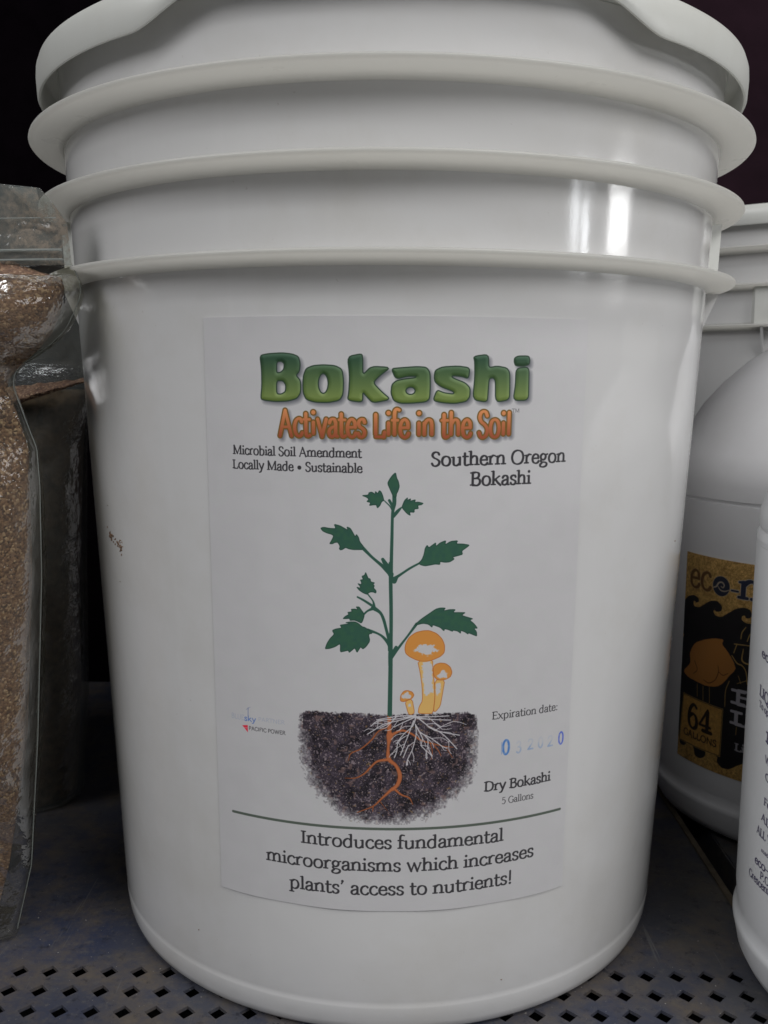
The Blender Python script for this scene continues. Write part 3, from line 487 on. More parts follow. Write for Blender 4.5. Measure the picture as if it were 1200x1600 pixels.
def paint_label():
    GN = 2.15
    cv = Canvas(-68.3, 73.2, 54.3, 275.0, 10.0, (.80, .797, .80))
    n1 = vnoise(cv.h, cv.w, 60, 1)[..., None]; cv.a[..., :3] += (n1 - .5) * .012
    K = lum((60, 59, 62), 1.0)
    # soil
    D = cv.poly([chaikin(SOIL, 1)])
    w = lambda c, s: vnoise(cv.h, cv.w, c, s)
    edge = (w(14, 3) - .5) * 26 + (w(5, 4) - .5) * 22
    Xc, Yc = cv.coords()
    top = np.clip((128.6 - Yc) * .9, 0, 1)
    cov = np.clip((-D + edge * 1.3 + 14) / 56, 0, 1) ** .8
    cov = np.where(Yc > 126, np.clip((-D + edge * .25 + 2) / 6, 0, 1) * np.clip((-D + edge + 20) / 26, 0, 1), cov)
    sidef = np.clip((Xc + 33.8) / 3.0, 0, 1) * np.clip((35.5 - Xc) / 4.0, 0, 1)
    cov = np.minimum(cov, np.clip(sidef + (w(6, 9) - .5) * .9 * (sidef < 1), 0, 1))
    v = .30 * w(22, 5) + .35 * w(8, 6) + .35 * w(4, 7)
    sp = w(5, 8); sp2 = w(3, 18); big = w(14, 21)
    v = v * .6 + .4 * w(30, 77); base = np.stack([.165 + .46 * (v - .42), .142 + .41 * (v - .42), .172 + .45 * (v - .42)], -1); base = np.clip(base, .04, 1)
    br = np.clip((sp - .74) / .16, 0, .75)[..., None]; base = base * (1 - br) + np.array([.60, .54, .56]) * br
    br = np.clip((sp2 - .86) / .08, 0, .7)[..., None]; base = base * (1 - br) + np.array([.86, .80, .76]) * br * 1
    br = np.clip((big - .80) / .1, 0, .6)[..., None]; base = base * (1 - br) + np.array([.52, .42, .40]) * br
    br = np.clip((w(6, 33) - .87) / .08, 0, .7)[..., None]; base = base * (1 - br) + np.array([.52, .42, .27]) * br
    cv.a[..., :3] = cv.a[..., :3] * (1 - cov[..., None]) + base * cov[..., None]
    # halo of fine roots at the rim
    # roots
    S = [];
    for r in ROOT: S += wseg(r)
    D = cv.segs(S); cv.fill(D, lum((115, 65, 38), 1.5)); cv.fill(D, lum((152, 88, 54), 1.6), grow=-2.2, soft=1.6)
    S = []
    rr = random.Random(3)
    for r in WHITEROOT:
        S += wseg([(p[0], p[1], max(.36, p[2] * .95)) for p in r], 2)
        for p, q in zip(r[1:-1], r[2:]):     # finer side threads
            dx, dy = q[0] - p[0], q[1] - p[1]; s_ = rr.choice((-1, 1)) * .5
            S += wseg([(p[0], p[1], .26), (p[0] + .6 * dx - s_ * dy, p[1] + .6 * dy + s_ * dx, .24), (p[0] + 1.1 * dx - s_ * 1.3 * dy, p[1] + 1.1 * dy + s_ * .9 * dx, .20)], 2)
    cv.fill(cv.segs(S), (.82, .81, .82), .95)
    # mushrooms
    OUT = lum((140, 82, 40), 2); CAP = lum((172, 116, 54), 1.7); STM = lum((178, 144, 84), 1.7); PAP = (.80, .795, .80)
    for k, capn, stemn in (('mid', 'midcap', 'midstem'), ('big', 'bigcap', 'bigstem'), ('small', 'smallcap', 'smallstem')):
        D = cv.poly([chaikin(MUSH[stemn], 1)]); cv.fill(D, OUT, grow=1.2); cv.fill(D, STM, grow=-1.2)
        cv.fill(cv.poly([chaikin(MUSH[stemn + 'w'])]) + (w(6, 40) - .5) * 8, PAP, soft=2.5)
        D = cv.poly([chaikin(MUSH[capn], 2)]); cv.fill(D, OUT, grow=1.5); cv.fill(D, CAP, grow=-1.2)
        cv.fill(cv.poly([chaikin(MUSH[k + 'patch'])]) + (w(6, 41) - .5) * 9, PAP, soft=2.0)
    # plant
    GR = lum((44, 78, 66), 1.4); GD = lum((34, 62, 52), 1.4)
    S = []
    for s_ in STALK: S += wseg(s_)
    cv.fill(cv.segs(S), GR)
    for lf in LEAF:
        D = cv.poly([chaikin(lf, 1)]); cv.fill(D, GD, grow=.8); 
        t = w(12, 50)[..., None]; col = GR * (1 - t * .5) + lum((52, 90, 62), 1.5) * t * .5
        cv.fill(D, col, grow=-2.0, soft=1.5)
    # rule
    S = []
    for a, b in zip(RULE[:-1], RULE[1:]): S.append((a[0], (RULE[0][1] + RULE[-1][1]) / 2 - .45, .52, b[0], (RULE[0][1] + RULE[-1][1]) / 2 - .45, .52))
    cv.fill(cv.segs(S), lum((74, 82, 74), 1.6))
    # text
    cols = {'K': (K, 1), 'F': (lum((95, 112, 145), 1.6), .6), 'B': (lum((50, 80, 140), 2), .9)}
    for t, x0, y0, x1, y1, cap, st, wt, cc in TEXT:
        c, op = cols[cc]
        cv.fill(cv.segs(text_segs(t, x0, y0, x1, y1, cap, st, wt)), c, op)
    cv.fill(cv.poly([LOGOBITS[0]]), lum((170, 40, 55), 2)); 
    cv.fill(cv.segs([(LOGOBITS[0][0][0] + .5, LOGOBITS[0][0][1] - .9, .09, LOGOBITS[0][2][0] - .2, LOGOBITS[0][0][1] - .7, .09)]), (.9, .8, .82), .8)
    for q in LOGOBITS[1:]: cv.fill(cv.segs(wseg(q)), lum((60, 75, 120), 1.9), .7)
    # hand stamped date, unevenly inked
    for n_, (ch, x0, y0, x1, y1, h, op) in enumerate(STAMP):
        sy = h / .70; sc = (x1 - x0) / .36
        P = [(x0 - .05 * sc + s[0] * sc, y0 + s[1] * sy, .33, x0 - .05 * sc + s[3] * sc, y0 + s[4] * sy, .33) for s in glyph_segs(ch, 'sans', 1)[1]]
        ink = np.clip(w(9, 60 + n_) * 1.5, 0, 1)
        fade = np.clip(((y0 + h * .75) - Yc) / (h * .5), .25, 1) if op < .5 else 1
        D = cv.segs(P)
        if op > .95: cv.fill(cv.segs([(x0 - .5, y0 + .1, .12, x0 - .5, y0 + h * .85, .12)]), lum((50, 90, 150), 2), .5)
        if n_ == 0: D = D - 1.2
        cv.fill(D, lum((60, 98, 150), 1.9) if n_ != 5 else lum((52, 70, 150), 2.1), op * (.55 + .45 * ink) * fade, soft=1.3)
    # orange line: shadow, dark outline, graded letters
    t, x0, y0, x1, y1, cap = SUB[:6]
    P = text_segs(t, x0, y0 + .1, x1, y1 + .1, cap * .98, 'fat')
    P = [(a, b, r * .84, c, d, r2 * .84) for a, b, r, c, d, r2 in P]
    D = cv.segs(P, 26)
    Dsh = np.roll(np.roll(D, 8, 1), -9, 0)
    cv.fill(Dsh, (.34, .34, .37), .75, soft=9)
    logos = []
    for o_, hs in LOGO:
        logos.append(cv.poly([chaikin(o_, 2)] + [chaikin(h_, 2) for h_ in hs], 34))
    DL = np.minimum.reduce(logos)
    cv.fill(np.roll(np.roll(DL, 9, 1), -10, 0), (.32, .33, .36), .8, soft=10)
    cv.fill(D, lum((96, 72, 30), 1.7), grow=2.2)
    og = lab_grad(cv, D, lum((192, 126, 80), 1.5), lum((132, 68, 44), 1.6), 243.0, 234.0)
    cv.fill(D, og, grow=-2.2, soft=1.2)
    # green logo: outline, gradient, bevel lit from the upper left
    cv.fill(DL, lum((34, 50, 38), 1.9), grow=2.4)
    gg = lab_grad(cv, DL, lum((48, 76, 56), 1.3), lum((106, 124, 68), 1.4), 260.5, 248.0)
    gy, gx = np.gradient(np.clip(DL, -14, 2))
    sh = (-gx * -.5 + gy * .9) * np.clip((14 + DL) / 12, 0, 1) * (DL > -14)
    gg = np.clip(gg + (sh * .16)[..., None], 0, 1)
    cv.fill(DL, gg, grow=-1.6, soft=1.0)
    return cv.image('bokashi_label_print')

def print_mat(name, im, rough=0.4, alpha=False, spec=0.5):
    k = NT(name)
    uv = k.n('UVMap'); t = k.n('TexImage', Vector=uv.outputs[0]); t.image = im; t.interpolation = 'Cubic'; t.extension = 'EXTEND'
    b = k.n('BsdfPrincipled', Base__Color=t.outputs['Color'], Roughness=rough, Normal=k.bump(k.noise(28, 4, .5), .14, .003))
    b.inputs['Specular IOR Level'].default_value = spec
    sh = b.outputs[0]
    if alpha:
        tr = k.n('BsdfTransparent')
        sh = k.n('MixShader', i0=t.outputs['Alpha'], i1=tr.outputs[0], i2=sh).outputs[0]
    return k.finish(sh)

# ---------------------------------------------------------------- bucket
RB, SL = 0.13101, 0.0466          # wall radius at the shelf and its widening per metre of height
wall = lambda z: RB + SL * z
RINGS = [('flange', 0.2960, 0.1566), ('flange', 0.3262, 0.1586), ('flange', 0.3537, 0.1614)]

def make_bucket(name, label, loc, rz, with_label=True):
    t = thing(name, label, 'bucket', loc, rz, 'white five gallon pails')
    prof = [(0.0, 0.0025), (0.116, 0.0025), (0.1195, 0.0), (0.1262, 0.0), (0.1284, 0.0008), (0.1300, 0.0026), (0.1309, 0.0055), (0.13140, 0.0095), (0.13160, 0.0120),
            (0.13157, 0.0128), (0.13142, 0.0136), (0.13152, 0.0150), (wall(.018), 0.018)]
    prof += [(wall(z), z) for z in np.linspace(.03, .288, 14)]
    prof += [(wall(z), z) for z in (.300, .310, .3262, .340, .3537, .362, .370, .3790)]
    prof += [(wall(.379) - .0020, .3799), (wall(.379) - .0045, .3785), (wall(.370) - .005, .368)]
    lathe('body', prof, M_BUCKET, t, n=256, angle=50)
    for nm, z, ro in RINGS:
        rw = wall(z)
        lathe(nm, [(rw - .0006, z - .0052), (rw + .0004, z - .0036), (rw + .0022, z - .0026), (ro - .0025, z - .0019), (ro - .0006, z - .0017), (ro, z - .0010), (ro - .0002, z - .0003), (ro - .0010, z), (rw + .002, z + .0002), (rw + .0003, z + .0012), (rw - .0006, z + .0016)], M_FLANGE, t, n=256, closed=True, angle=60)
    # pail ears for the handle, on both sides between the two lower flanges, each with a fin under the lowest flange
    for s in (1, -1):
        V = []; F = []
        rows = [(.2962, .1507), (.300, .1512), (.312, .1516), (.3242, .1520)]
        cols = np.radians(np.linspace(80, 100, 13))
        for z, r in rows:
            for i, a in enumerate(cols):
                rr = r if 0 < i < 12 else wall(z) - .001
                V.append((s * rr * math.sin(a), -rr * math.cos(a), z))
        for j in range(3):
            for i in range(12):
                F.append((j * 13 + i, j * 13 + i + 1, (j + 1) * 13 + i + 1, (j + 1) * 13 + i))
        o = recalc(mesh_obj('handle_ear', V, F, M_LID, t, angle=25))
        V = []; F = []
        nn = 28
        prof2 = [(.0088, .148), (.0088, .1525), (.0080, .1536), (.0045, .1540), (.0042, .1528), (.0, .1528)]
        for i in range(nn):
            a = 2 * math.pi * i / nn
            for r, x in prof2: V.append((s * x, r * math.cos(a), .3085 + r * math.sin(a)))
        k = len(prof2)
        for i in range(nn):
            for j in range(k - 1): F.append((i * k + j, ((i + 1) % nn) * k + j, ((i + 1) % nn) * k + j + 1, i * k + j + 1))
        recalc(mesh_obj('handle_hub', V, F, M_BUCKET, o, angle=40))
        for a in (86, 96):
            a = math.radians(a); d = Vector((s * math.sin(a), -math.cos(a), 0)); n_ = Vector((d.y, -d.x, 0)) * .0008
            P = [d * (wall(.268) - .0005) + Vector((0, 0, .268)), d * (wall(.27) + .0009) + Vector((0, 0, .270)), d * .1540 + Vector((0, 0, .2925)), d * .1545 + Vector((0, 0, .2945)), d * (wall(.29) - .0005) + Vector((0, 0, .2945))]
            V = [p + n_ for p in P] + [p - n_ for p in P]
            F = [(0, 1, 2, 3, 4), (9, 8, 7, 6, 5)] + [(i, (i + 1) % 5, (i + 1) % 5 + 5, i + 5) for i in range(5)]
            recalc(mesh_obj('rib_fin', V, F, M_BUCKET, t, smooth=False))
    # lid: skirt whose lower edge is scooped away at the pry points front and back
    def zlow(tt):
        a = math.degrees((tt + math.pi) % (2 * math.pi) - math.pi)
        a = a - 1.0 if abs(a) < 90 else (180 - abs(a))
        a = abs(a)
        base = .3692
        if a > 36: return base
        if a > 24:
            u_ = (36 - a) / 12; u_ = u_ * u_ * (3 - 2 * u_); return base + .0090 * u_
        return base + .0090
    prof = [(.1470, .3806), (.1500, .3806), (.1535, .3802), (.1546, .3792), (.1550, -1), (.1556, -2), (.1564, -2), (.1570, -1), (.1573, .3770), (.1571, .3802), (.1562, .3828), (.1545, .3840), (.1520, .3843),
            (.1505, .3836), (.1485, .3795), (.1465, .3785), (.120, .3784), (.1185, .3795), (.060, .3797), (.0, .3797)]
    def fn(tt, k_, r, z):
        zl = zlow(tt)
        if z == -1: z = zl + .0012
        elif z == -2: z = zl
        if k_ == 3: z = max(z, zl + .0008)
        if k_ == 8: z = max(z, zl + .0020)
        if k_ == 9: z = max(z, zl + .0030)
        return r, z
    lathe('lid', prof, M_LID, t, n=360, angle=50, fn=fn)
    return t

bucket = make_bucket('bucket', 'large white plastic bucket in front with flanged rim, lid and green Bokashi label', (0, 0, 0), 0)

IM_LABEL = paint_label()
M_LABEL = print_mat('label_paper', IM_LABEL, 0.42, spec=0.4)
def label_patch(name, rf, x0, x1, z0, z1, mat, parent, off, nx=72, nz=24, thick=0.0002, curl=0.0):
    V = []; F = []; UV = []
    for j in range(nz + 1):
        z = z0 + (z1 - z0) * j / nz
        for i in range(nx + 1):
            x = x0 + (x1 - x0) * i / nx
            e = min(i, nx - i, j, nz - j)
            r = rf(z) + off + (curl * math.exp(-j * .9) * (.5 + .5 * math.sin(i * .31)) if curl else 0)
            a = x / rf(z)
            V.append((r * math.sin(a), -r * math.cos(a), z)); UV.append((i / nx, j / nz))
    n_ = len(V)
    W = nx + 1
    for j in range(nz):
        for i in range(nx): F.append((j * W + i, j * W + i + 1, (j + 1) * W + i + 1, (j + 1) * W + i))
    border = [i for i in range(W)] + [j * W + nx for j in range(1, nz + 1)] + [nz * W + i for i in range(nx - 1, -1, -1)] + [j * W for j in range(nz - 1, 0, -1)]
    base = {}
    for b in border:
        x, y, z = V[b]; r = math.hypot(x, y); rr = rf(z) - .00005
        base[b] = len(V); V.append((x * rr / r, y * rr / r, z)); UV.append(UV[b])
    for a, b in zip(border, border[1:] + border[:1]): F.append((a, base[a], base[b], b))
    return mesh_obj(name, V, F, mat, parent, uvs=UV, angle=30)
label_patch('label', wall, -.0683, .0732, .0543, .2750, M_LABEL, bucket, .00030, curl=.0003)

# dried dirt on the bucket's left side and two specks low on the right
V = []; F = []
def speck(ax, z, r, rf=wall, el=1.0):
    x_, y_ = rf(z) * math.sin(ax), -rf(z) * math.cos(ax)
    n_ = Vector((math.sin(ax), -math.cos(ax), 0)); tx = Vector((math.cos(ax), math.sin(ax), 0)); b = len(V)
    c = Vector((x_, y_, z)); V.append(c + n_ * (.0003 + r * .35))
    for i in range(9):
        a = i * 2 * math.pi / 9; q = r * (.6 + .8 * random.random())
        V.append(c + tx * q * math.cos(a) + Vector((0, 0, q * el * math.sin(a))) + n_ * .00012)
    for i in range(9): F.append((b, b + 1 + i, b + 1 + (i + 1) % 9))
for ax, z, r in ((-.985, .1895, .0011), (-.979, .1882, .0012), (-.990, .1880, .0009), (-.972, .1888, .0007), (-.976, .1868, .0008), (-.960, .1862, .0006), (-.930, .1868, .0007), (-.921, .1862, .0009), (-.900, .1852, .0011), (-.903, .1840, .0007), (-.945, .1855, .0005),
                 (-.985, .2010, .0003), (-.900, .1880, .0004), (-.93, .170, .0003), (1.06, .186, .0005), (-.62, .03, .0003), (.35, .02, .0003)):
    speck(ax, z, r * .85)
for q in range(26):
    u = random.random(); speck(-.992 + .095 * u + random.gauss(0, .008), .1900 - .0055 * u + random.gauss(0, .0012), .00022 + .0002 * random.random())
o = mesh_obj('dried_dirt', V, F, M_DIRT, bucket, smooth=False); o['kind'] = 'stuff'

# creased clear tape stuck on the bucket's left shoulder
V = []; F = []; ny, nz_ = 22, 44
for j in range(nz_ + 1):
    z = .236 + .052 * j / nz_
    for i in range(ny + 1):
        a = math.radians(-97 + 11 * i / ny - 3 * (1 - j / nz_) * (i / ny))
        nz2 = noise.noise(Vector((i * .32, j * .22, 3.1))); r = wall(z) + .0008 + .0016 * abs(nz2) + .0012 * abs(noise.noise(Vector((i * .9, j * .7, 1)))) 
        V.append((r * math.sin(a), -r * math.cos(a), z))
for j in range(nz_):
    for i in range(ny): F.append((j * (ny + 1) + i, j * (ny + 1) + i + 1, (j + 1) * (ny + 1) + i + 1, (j + 1) * (ny + 1) + i))
mesh_obj('clear_tape', V, F, M_TAPE, bucket, angle=180)

# a second pail further back on the right: same pail without a visible label
def copy_tree(o, parent=None):
    c = o.copy(); C.objects.link(c); c.parent = parent
    for ch in o.children: copy_tree(ch, c)
    return c
b2 = bucket.copy(); C.objects.link(b2)
for ch in bucket.children:
    if ch.name.split('.')[0] in ('label', 'dried_dirt', 'clear_tape'): continue
    copy_tree(ch, b2)
b2.location = (.362, .395, 0); b2.rotation_euler = (0, 0, math.radians(64))
b2['label'] = 'plain white lidded pail standing in the shade behind the jugs on the right'

# ---------------------------------------------------------------- shelf
shelf = thing('metal_shelf', 'worn dark blue steel shelf with rows of diamond holes under the bucket', 'shelf')
PX, PY, HD = 0.01286, 0.0131, 0.0040
def deck_panel():
    x0, x1 = -.1582 - 26 * PX - PX / 2, .1705
    nx = int(round((.1582 + .0996 + 26 * PX) / PX)) + 6
    rows = [-.0915, -.1045, -.1175, -.1305, -.1436]
    V = []; F = []; TH = .0014
    ix = {}
    def v(x, y, z):
        k = (round(x, 6), round(y, 6), round(z, 6))
        if k not in ix: ix[k] = len(V); V.append((x, y, z))
        return ix[k]
    ys = [-.0850] + [(a + b) / 2 for a, b in zip(rows[:-1], rows[1:])] + [-.1501]
    xr = x0
    for c in range(nx):
        cx = -.1582 + (c - 26) * PX
        xa, xb = cx - PX / 2, cx + PX / 2
        if cx > .152: break
        xr = xb
        for r, cy in enumerate(rows):
            yb, ya = ys[r], ys[r + 1]
            q = [(cx - HD, cy), (cx, cy + HD), (cx + HD, cy), (cx, cy - HD)]
            mids = [(xa, cy), (cx, yb), (xb, cy), (cx, ya)]
            cor = [(xa, yb), (xb, yb), (xb, ya), (xa, ya)]
            quad = [(mids[0], cor[0], mids[1], q[1], q[0]), (mids[1], cor[1], mids[2], q[2], q[1]), (mids[2], cor[2], mids[3], q[3], q[2]), (mids[3], cor[3], mids[0], q[0], q[3])]
            for f in quad: F.append([v(x, y, 0) for x, y in f])
            for a, b in zip(q, q[1:] + q[:1]): F.append([v(*a, 0), v(*b, 0), v(*b, -TH), v(*a, -TH)])
    def rect(xa, ya, xb, yb, z=0): F.append([v(xa, ya, z), v(xb, ya, z), v(xb, yb, z), v(xa, yb, z)])
    rect(x0, ys[0], xr, .60); rect(xr, ys[0], x1, .60); rect(xr, ys[-1], x1, ys[0]); rect(x0, -.172, x1, ys[-1])
    # turned-down front lip and right side flange
    rect_ = [(x0, -.172), (x1, -.172)]
    F.append([v(x0, -.172, 0), v(x0, -.172, -.03), v(x1, -.172, -.03), v(x1, -.172, 0)])
    F.append([v(x1, -.172, 0), v(x1, -.172, -.03), v(x1, .60, -.03), v(x1, .60, 0)])
    return mesh_obj('perforated_deck', V, F, M_DECK, shelf, smooth=False)
deck_panel()
def box(name, a, b, mat, parent, bev=0.0):
    V = [(x, y, z) for x in (a[0], b[0]) for y in (a[1], b[1]) for z in (a[2], b[2])]
    F = [(0, 1, 3, 2), (4, 6, 7, 5), (0, 4, 5, 1), (2, 3, 7, 6), (0, 2, 6, 4), (1, 5, 7, 3)]
    bm = bmesh.new()
    vs = [bm.verts.new(v) for v in V]
    for f in F: bm.faces.new([vs[i] for i in f])
    bmesh.ops.recalc_face_normals(bm, faces=bm.faces)
    if bev: bmesh.ops.bevel(bm, geom=bm.edges[:], offset=bev, segments=2, affect='EDGES')
    me = bpy.data.meshes.new(name); bm.to_mesh(me); bm.free(); me.materials.append(mat)
    o = bpy.data.objects.new(name, me); C.objects.link(o)
    if parent: o.parent = parent
    return o
# worn tan strip along the panel's right edge, gap, and the next deck beside it
box('worn_edge', (.1676, -.1715, .0004), (.1712, .60, .0012), M_EDGE, shelf, .0003)
box('side_deck', (.1835, -.172, -.030), (.75, .60, -.0008), M_DECK, shelf, .0008)
box('dark_hole_backing', (-.5, -.165, -.060), (.75, .60, -.045), M_UNDER, shelf)  # dark sheet added below so the deck's holes look dark

back = box('back_panel', (.02, .80, -.3), (1.6, .82, 1.2), M_BACK, None)
gap_screen = box('back_panel', (-1.2, .30, .0006), (.02, .32, 1.2), M_BACKL, None); gap_screen['kind'] = 'structure'; back['kind'] = 'structure'  # black panel added to hide the lit deck and keep the gap dark
sidep = box('side_wall', (-.66, -.10, .0006), (-.64, .298, 1.2), M_BACKL, None); sidep['kind'] = 'structure'
floor_ = box('floor', (-4, -4, -.64), (4, 2, -.60), mat_plain('shop_floor', (.33, .33, .33), .7, .3, 3), None); floor_['kind'] = 'structure'

# ---------------------------------------------------------------- jugs on the right
def make_jug(name, label, loc, R, prof_sh, mat, cap_r, cap_z, ring_z):
    t = thing(name, label, 'jug', loc, 0)
    prof = [(0, .004), (R * .80, .004), (R * .86, .0), (R - .0085, .0), (R - .0040, .0025), (R - .0014, .0075), (R - .0002, .0135), (R + .0007, .0170), (R + .0008, .0185), (R + .0002, .0197), (R - .0012, .0215), (R - .0006, .026), (R, .032)]
    prof += [(R, z) for z in np.linspace(.05, ring_z - .0030, 5)]
    prof += [(R - .0001, ring_z - .0012), (R - .0011, ring_z - .0006), (R - .0011, ring_z + .0006), (R + .0001, ring_z + .0012)]
    prof += prof_sh
    lathe('body', prof, mat, t, n=160, angle=50)
    lathe('cap', [(cap_r - .004, cap_z - .002), (cap_r, cap_z - .001), (cap_r, cap_z + .016), (cap_r - .001, cap_z + .0175), (0, cap_z + .0178)], M_LID, t, n=64)
    return t
Rb = .09
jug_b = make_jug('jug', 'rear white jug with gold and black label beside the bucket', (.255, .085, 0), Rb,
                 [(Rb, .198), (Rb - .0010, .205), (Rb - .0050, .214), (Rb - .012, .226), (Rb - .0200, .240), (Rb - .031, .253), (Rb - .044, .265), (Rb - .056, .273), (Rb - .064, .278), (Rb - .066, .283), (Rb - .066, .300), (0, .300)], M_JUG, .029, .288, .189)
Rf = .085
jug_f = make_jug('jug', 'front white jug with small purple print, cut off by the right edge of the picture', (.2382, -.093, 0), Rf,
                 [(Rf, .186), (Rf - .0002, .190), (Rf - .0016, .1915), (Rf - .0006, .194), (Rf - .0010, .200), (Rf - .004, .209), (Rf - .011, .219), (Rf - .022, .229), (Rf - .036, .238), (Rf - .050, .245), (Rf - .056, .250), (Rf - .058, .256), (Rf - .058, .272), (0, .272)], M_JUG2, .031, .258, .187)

def paint_back():
    cv = Canvas(-116.0, -46.0, 38.8, 158.2, 9.0, (.74, .59, .34))
    w = lambda c, s: vnoise(cv.h, cv.w, c, s)
    Xc, Yc = cv.coords()
    weave = .5 + .5 * np.sin(Xc * 5.2 + 1.2 * np.sin(Yc * .9)) * np.sin(Yc * 4.6)
    v = (.5 * w(5, 70) + .3 * weave + .2 * w(16, 71) - .5)[..., None]
    cv.a[..., :3] += v * np.array([.60, .54, .38])
    DK = (.11, .105, .12); LT = (.80, .72, .62)
    B = BACK
    wv = B['wave'] + [(-46, 132), (-46, 116)]
    D = np.minimum(cv.poly([chaikin(wv[1:-1] + [(-46, 128), (-46, 108), (-117, 106)], 2)]), cv.poly([chaikin([p for p in B['dark'][:1]] + [(-46, 128), (-46, 45)] + B['dark'][3:], 2)]))
    cv.fill(D, DK)
    FS = (.74, .50, .25)
    D = cv.poly([chaikin(B['fish'], 2)]) ; cv.fill(D + (w(5, 72) - .5) * 3, FS)
    S = []
    for q in B['fishl']: S += wseg(q)
    cv.fill(cv.segs(S), (.22, .13, .07), .85)
    S = []
    for q in B['gold']: S += wseg(q)
    cv.fill(cv.segs(S), (.78, .64, .36), .95, soft=1)
    # right half of the picture on the label (mostly behind the near jug): further strands
    # square badge
    bx = B['box']; cv.fill(cv.poly([bx]), (.75, .62, .36), grow=2); cv.fill(cv.poly([bx]), (.16, .12, .08), grow=-1)
    D = cv.poly([bx]); cv.fill(D, np.clip(np.array([.78, .60, .32]) + v * np.array([.34, .30, .2]), 0, 1), grow=-4)
    q = B['64']; cv.fill(cv.segs(text_segs('64', q[0][0], 58.8, q[1][0], 58.8, 13.5, 'slab', .9)), (.14, .10, .07), .95)
    q = B['GAL']; cv.fill(cv.segs(text_segs('GALLONS', -111, 53.0, -86.5, 53.4, 3.6, 'sans', 1.5)), (.16, .11, .07), .9)
    cv.fill(cv.segs(text_segs('SOLUTION', -110.5, 49.6, -86.5, 49.9, 2.4, 'sans', 1.5)), (.18, .13, .09), .5) if False else None
    # name line
    D = cv.segs(text_segs('ec', -111.6, 139.4, -96.0, 139.6, 14.0, 'serif', .8)); cv.fill(D, (.66, .56, .42), grow=2.2); cv.fill(D, (.40, .27, .13), grow=.4)
    ox, oy, orr = -89.0, 143.6, 5.4
    D = cv.segs([(ox, oy, orr, ox + .01, oy, orr)]); cv.fill(D, (.72, .66, .58), grow=2.2); cv.fill(D, (.14, .16, .24))
    sp = [(ox - 5.2, oy - 1.6, .5), (ox - 3, oy - .6, .9), (ox - 1.6, oy + 1.6, .9), (ox + .6, oy + 2.2, .8), (ox + 2.0, oy + .8, .7), (ox + 1.2, oy - .6, .6), (ox + .1, oy - .1, .5)]
    cv.fill(cv.segs(wseg(sp) + wseg([(ox - 2, oy - .4, .4), (ox - .2, oy - 2.2, .7), (ox + 2.5, oy - 2.4, .6), (ox + 5.1, oy - 1.2, .4)])), (.70, .64, .56))
    D = np.minimum(cv.segs([(-82.4, 142.5, .55, -78.6, 142.5, .55)]), cv.segs(text_segs('n', -77.4, 138.9, -66.6, 138.9, 14.6, 'serif', 1.0)))
    cv.fill(D, (.76, .72, .66), grow=3); cv.fill(D, (.15, .17, .26))
    # white slab capitals
    WH = (.74, .73, .76)
    cv.fill(cv.segs(text_segs('E', -77.2, 80.9, -67.6, 80.9, 8.2, 'slab', 1.15)), WH)
    cv.fill(cv.segs(text_segs('LI', -77.3, 69.6, -65.0, 69.6, 7.6, 'slab', 1.2)), WH)
    cv.fill(cv.segs(text_segs('Lic', -75.2, 55.2, -67.0, 55.2, 4.3, 'serif', 1.3)), WH, .85)
    return cv.image('gold_label_print')
M_LB = print_mat('gold_label', paint_back(), 0.45)
label_patch('label', lambda z: Rb, -.116, -.046, .0388, .1582, M_LB, jug_b, .0003, nx=36, nz=6)

def paint_front():
    cv = Canvas(-137.5, -112.0, 44.5, 148.0, 12.0, (.30, .27, .40), 0.0)
    for s, x0, y0, x1, y1, cap in FRONT:
        st = 'serif' if s != 'E' else 'slab'
        D = cv.segs(text_segs(s, x0, y0, x1, y1, cap, st, .85))
        cv.fill(D, (.27, .24, .38), alpha=True)
    D = cv.segs([(-118.4, 57.0, 1.25, -118.39, 57.0, 1.25)])
    return cv.image('purple_print')
M_PF = print_mat('purple_ink', paint_front(), 0.4, alpha=True)
label_patch('printed_text', lambda z: Rf, -.1375, -.112, .0445, .148, M_PF, jug_f, .0002, nx=16, nz=6)

# ---------------------------------------------------------------- bags on the left
def interp(rows, z):
    zs = [r[0] for r in rows]; xs = [r[1] for r in rows]
    return float(np.interp(z, zs[::-1], xs[::-1]))
CREASE = [((-.172, .2900), (-.150, .2912), (-.1275, .2885)), ((-.172, .2770), (-.160, .2755), (-.147, .2790), (-.128, .2872)), ((-.175, .2660), (-.158, .2700), (-.140, .2765)), ((-.170, .2560), (-.163, .2610), (-.160, .2680)), ((-.150, .2400), (-.158, .2510), (-.166, .2600))]
def crease(x, z):
    s = 0
    for P in CREASE:
        for a, b_ in zip(P[:-1], P[1:]):
            dx, dz = b_[0] - a[0], b_[1] - a[1]
            t = max(0, min(1, ((x - a[0]) * dx + (z - a[1]) * dz) / (dx * dx + dz * dz)))
            d2 = (x - a[0] - t * dx) ** 2 + (z - a[1] - t * dz) ** 2
            s = max(s, math.exp(-d2 / .0016 ** 2))
    return s
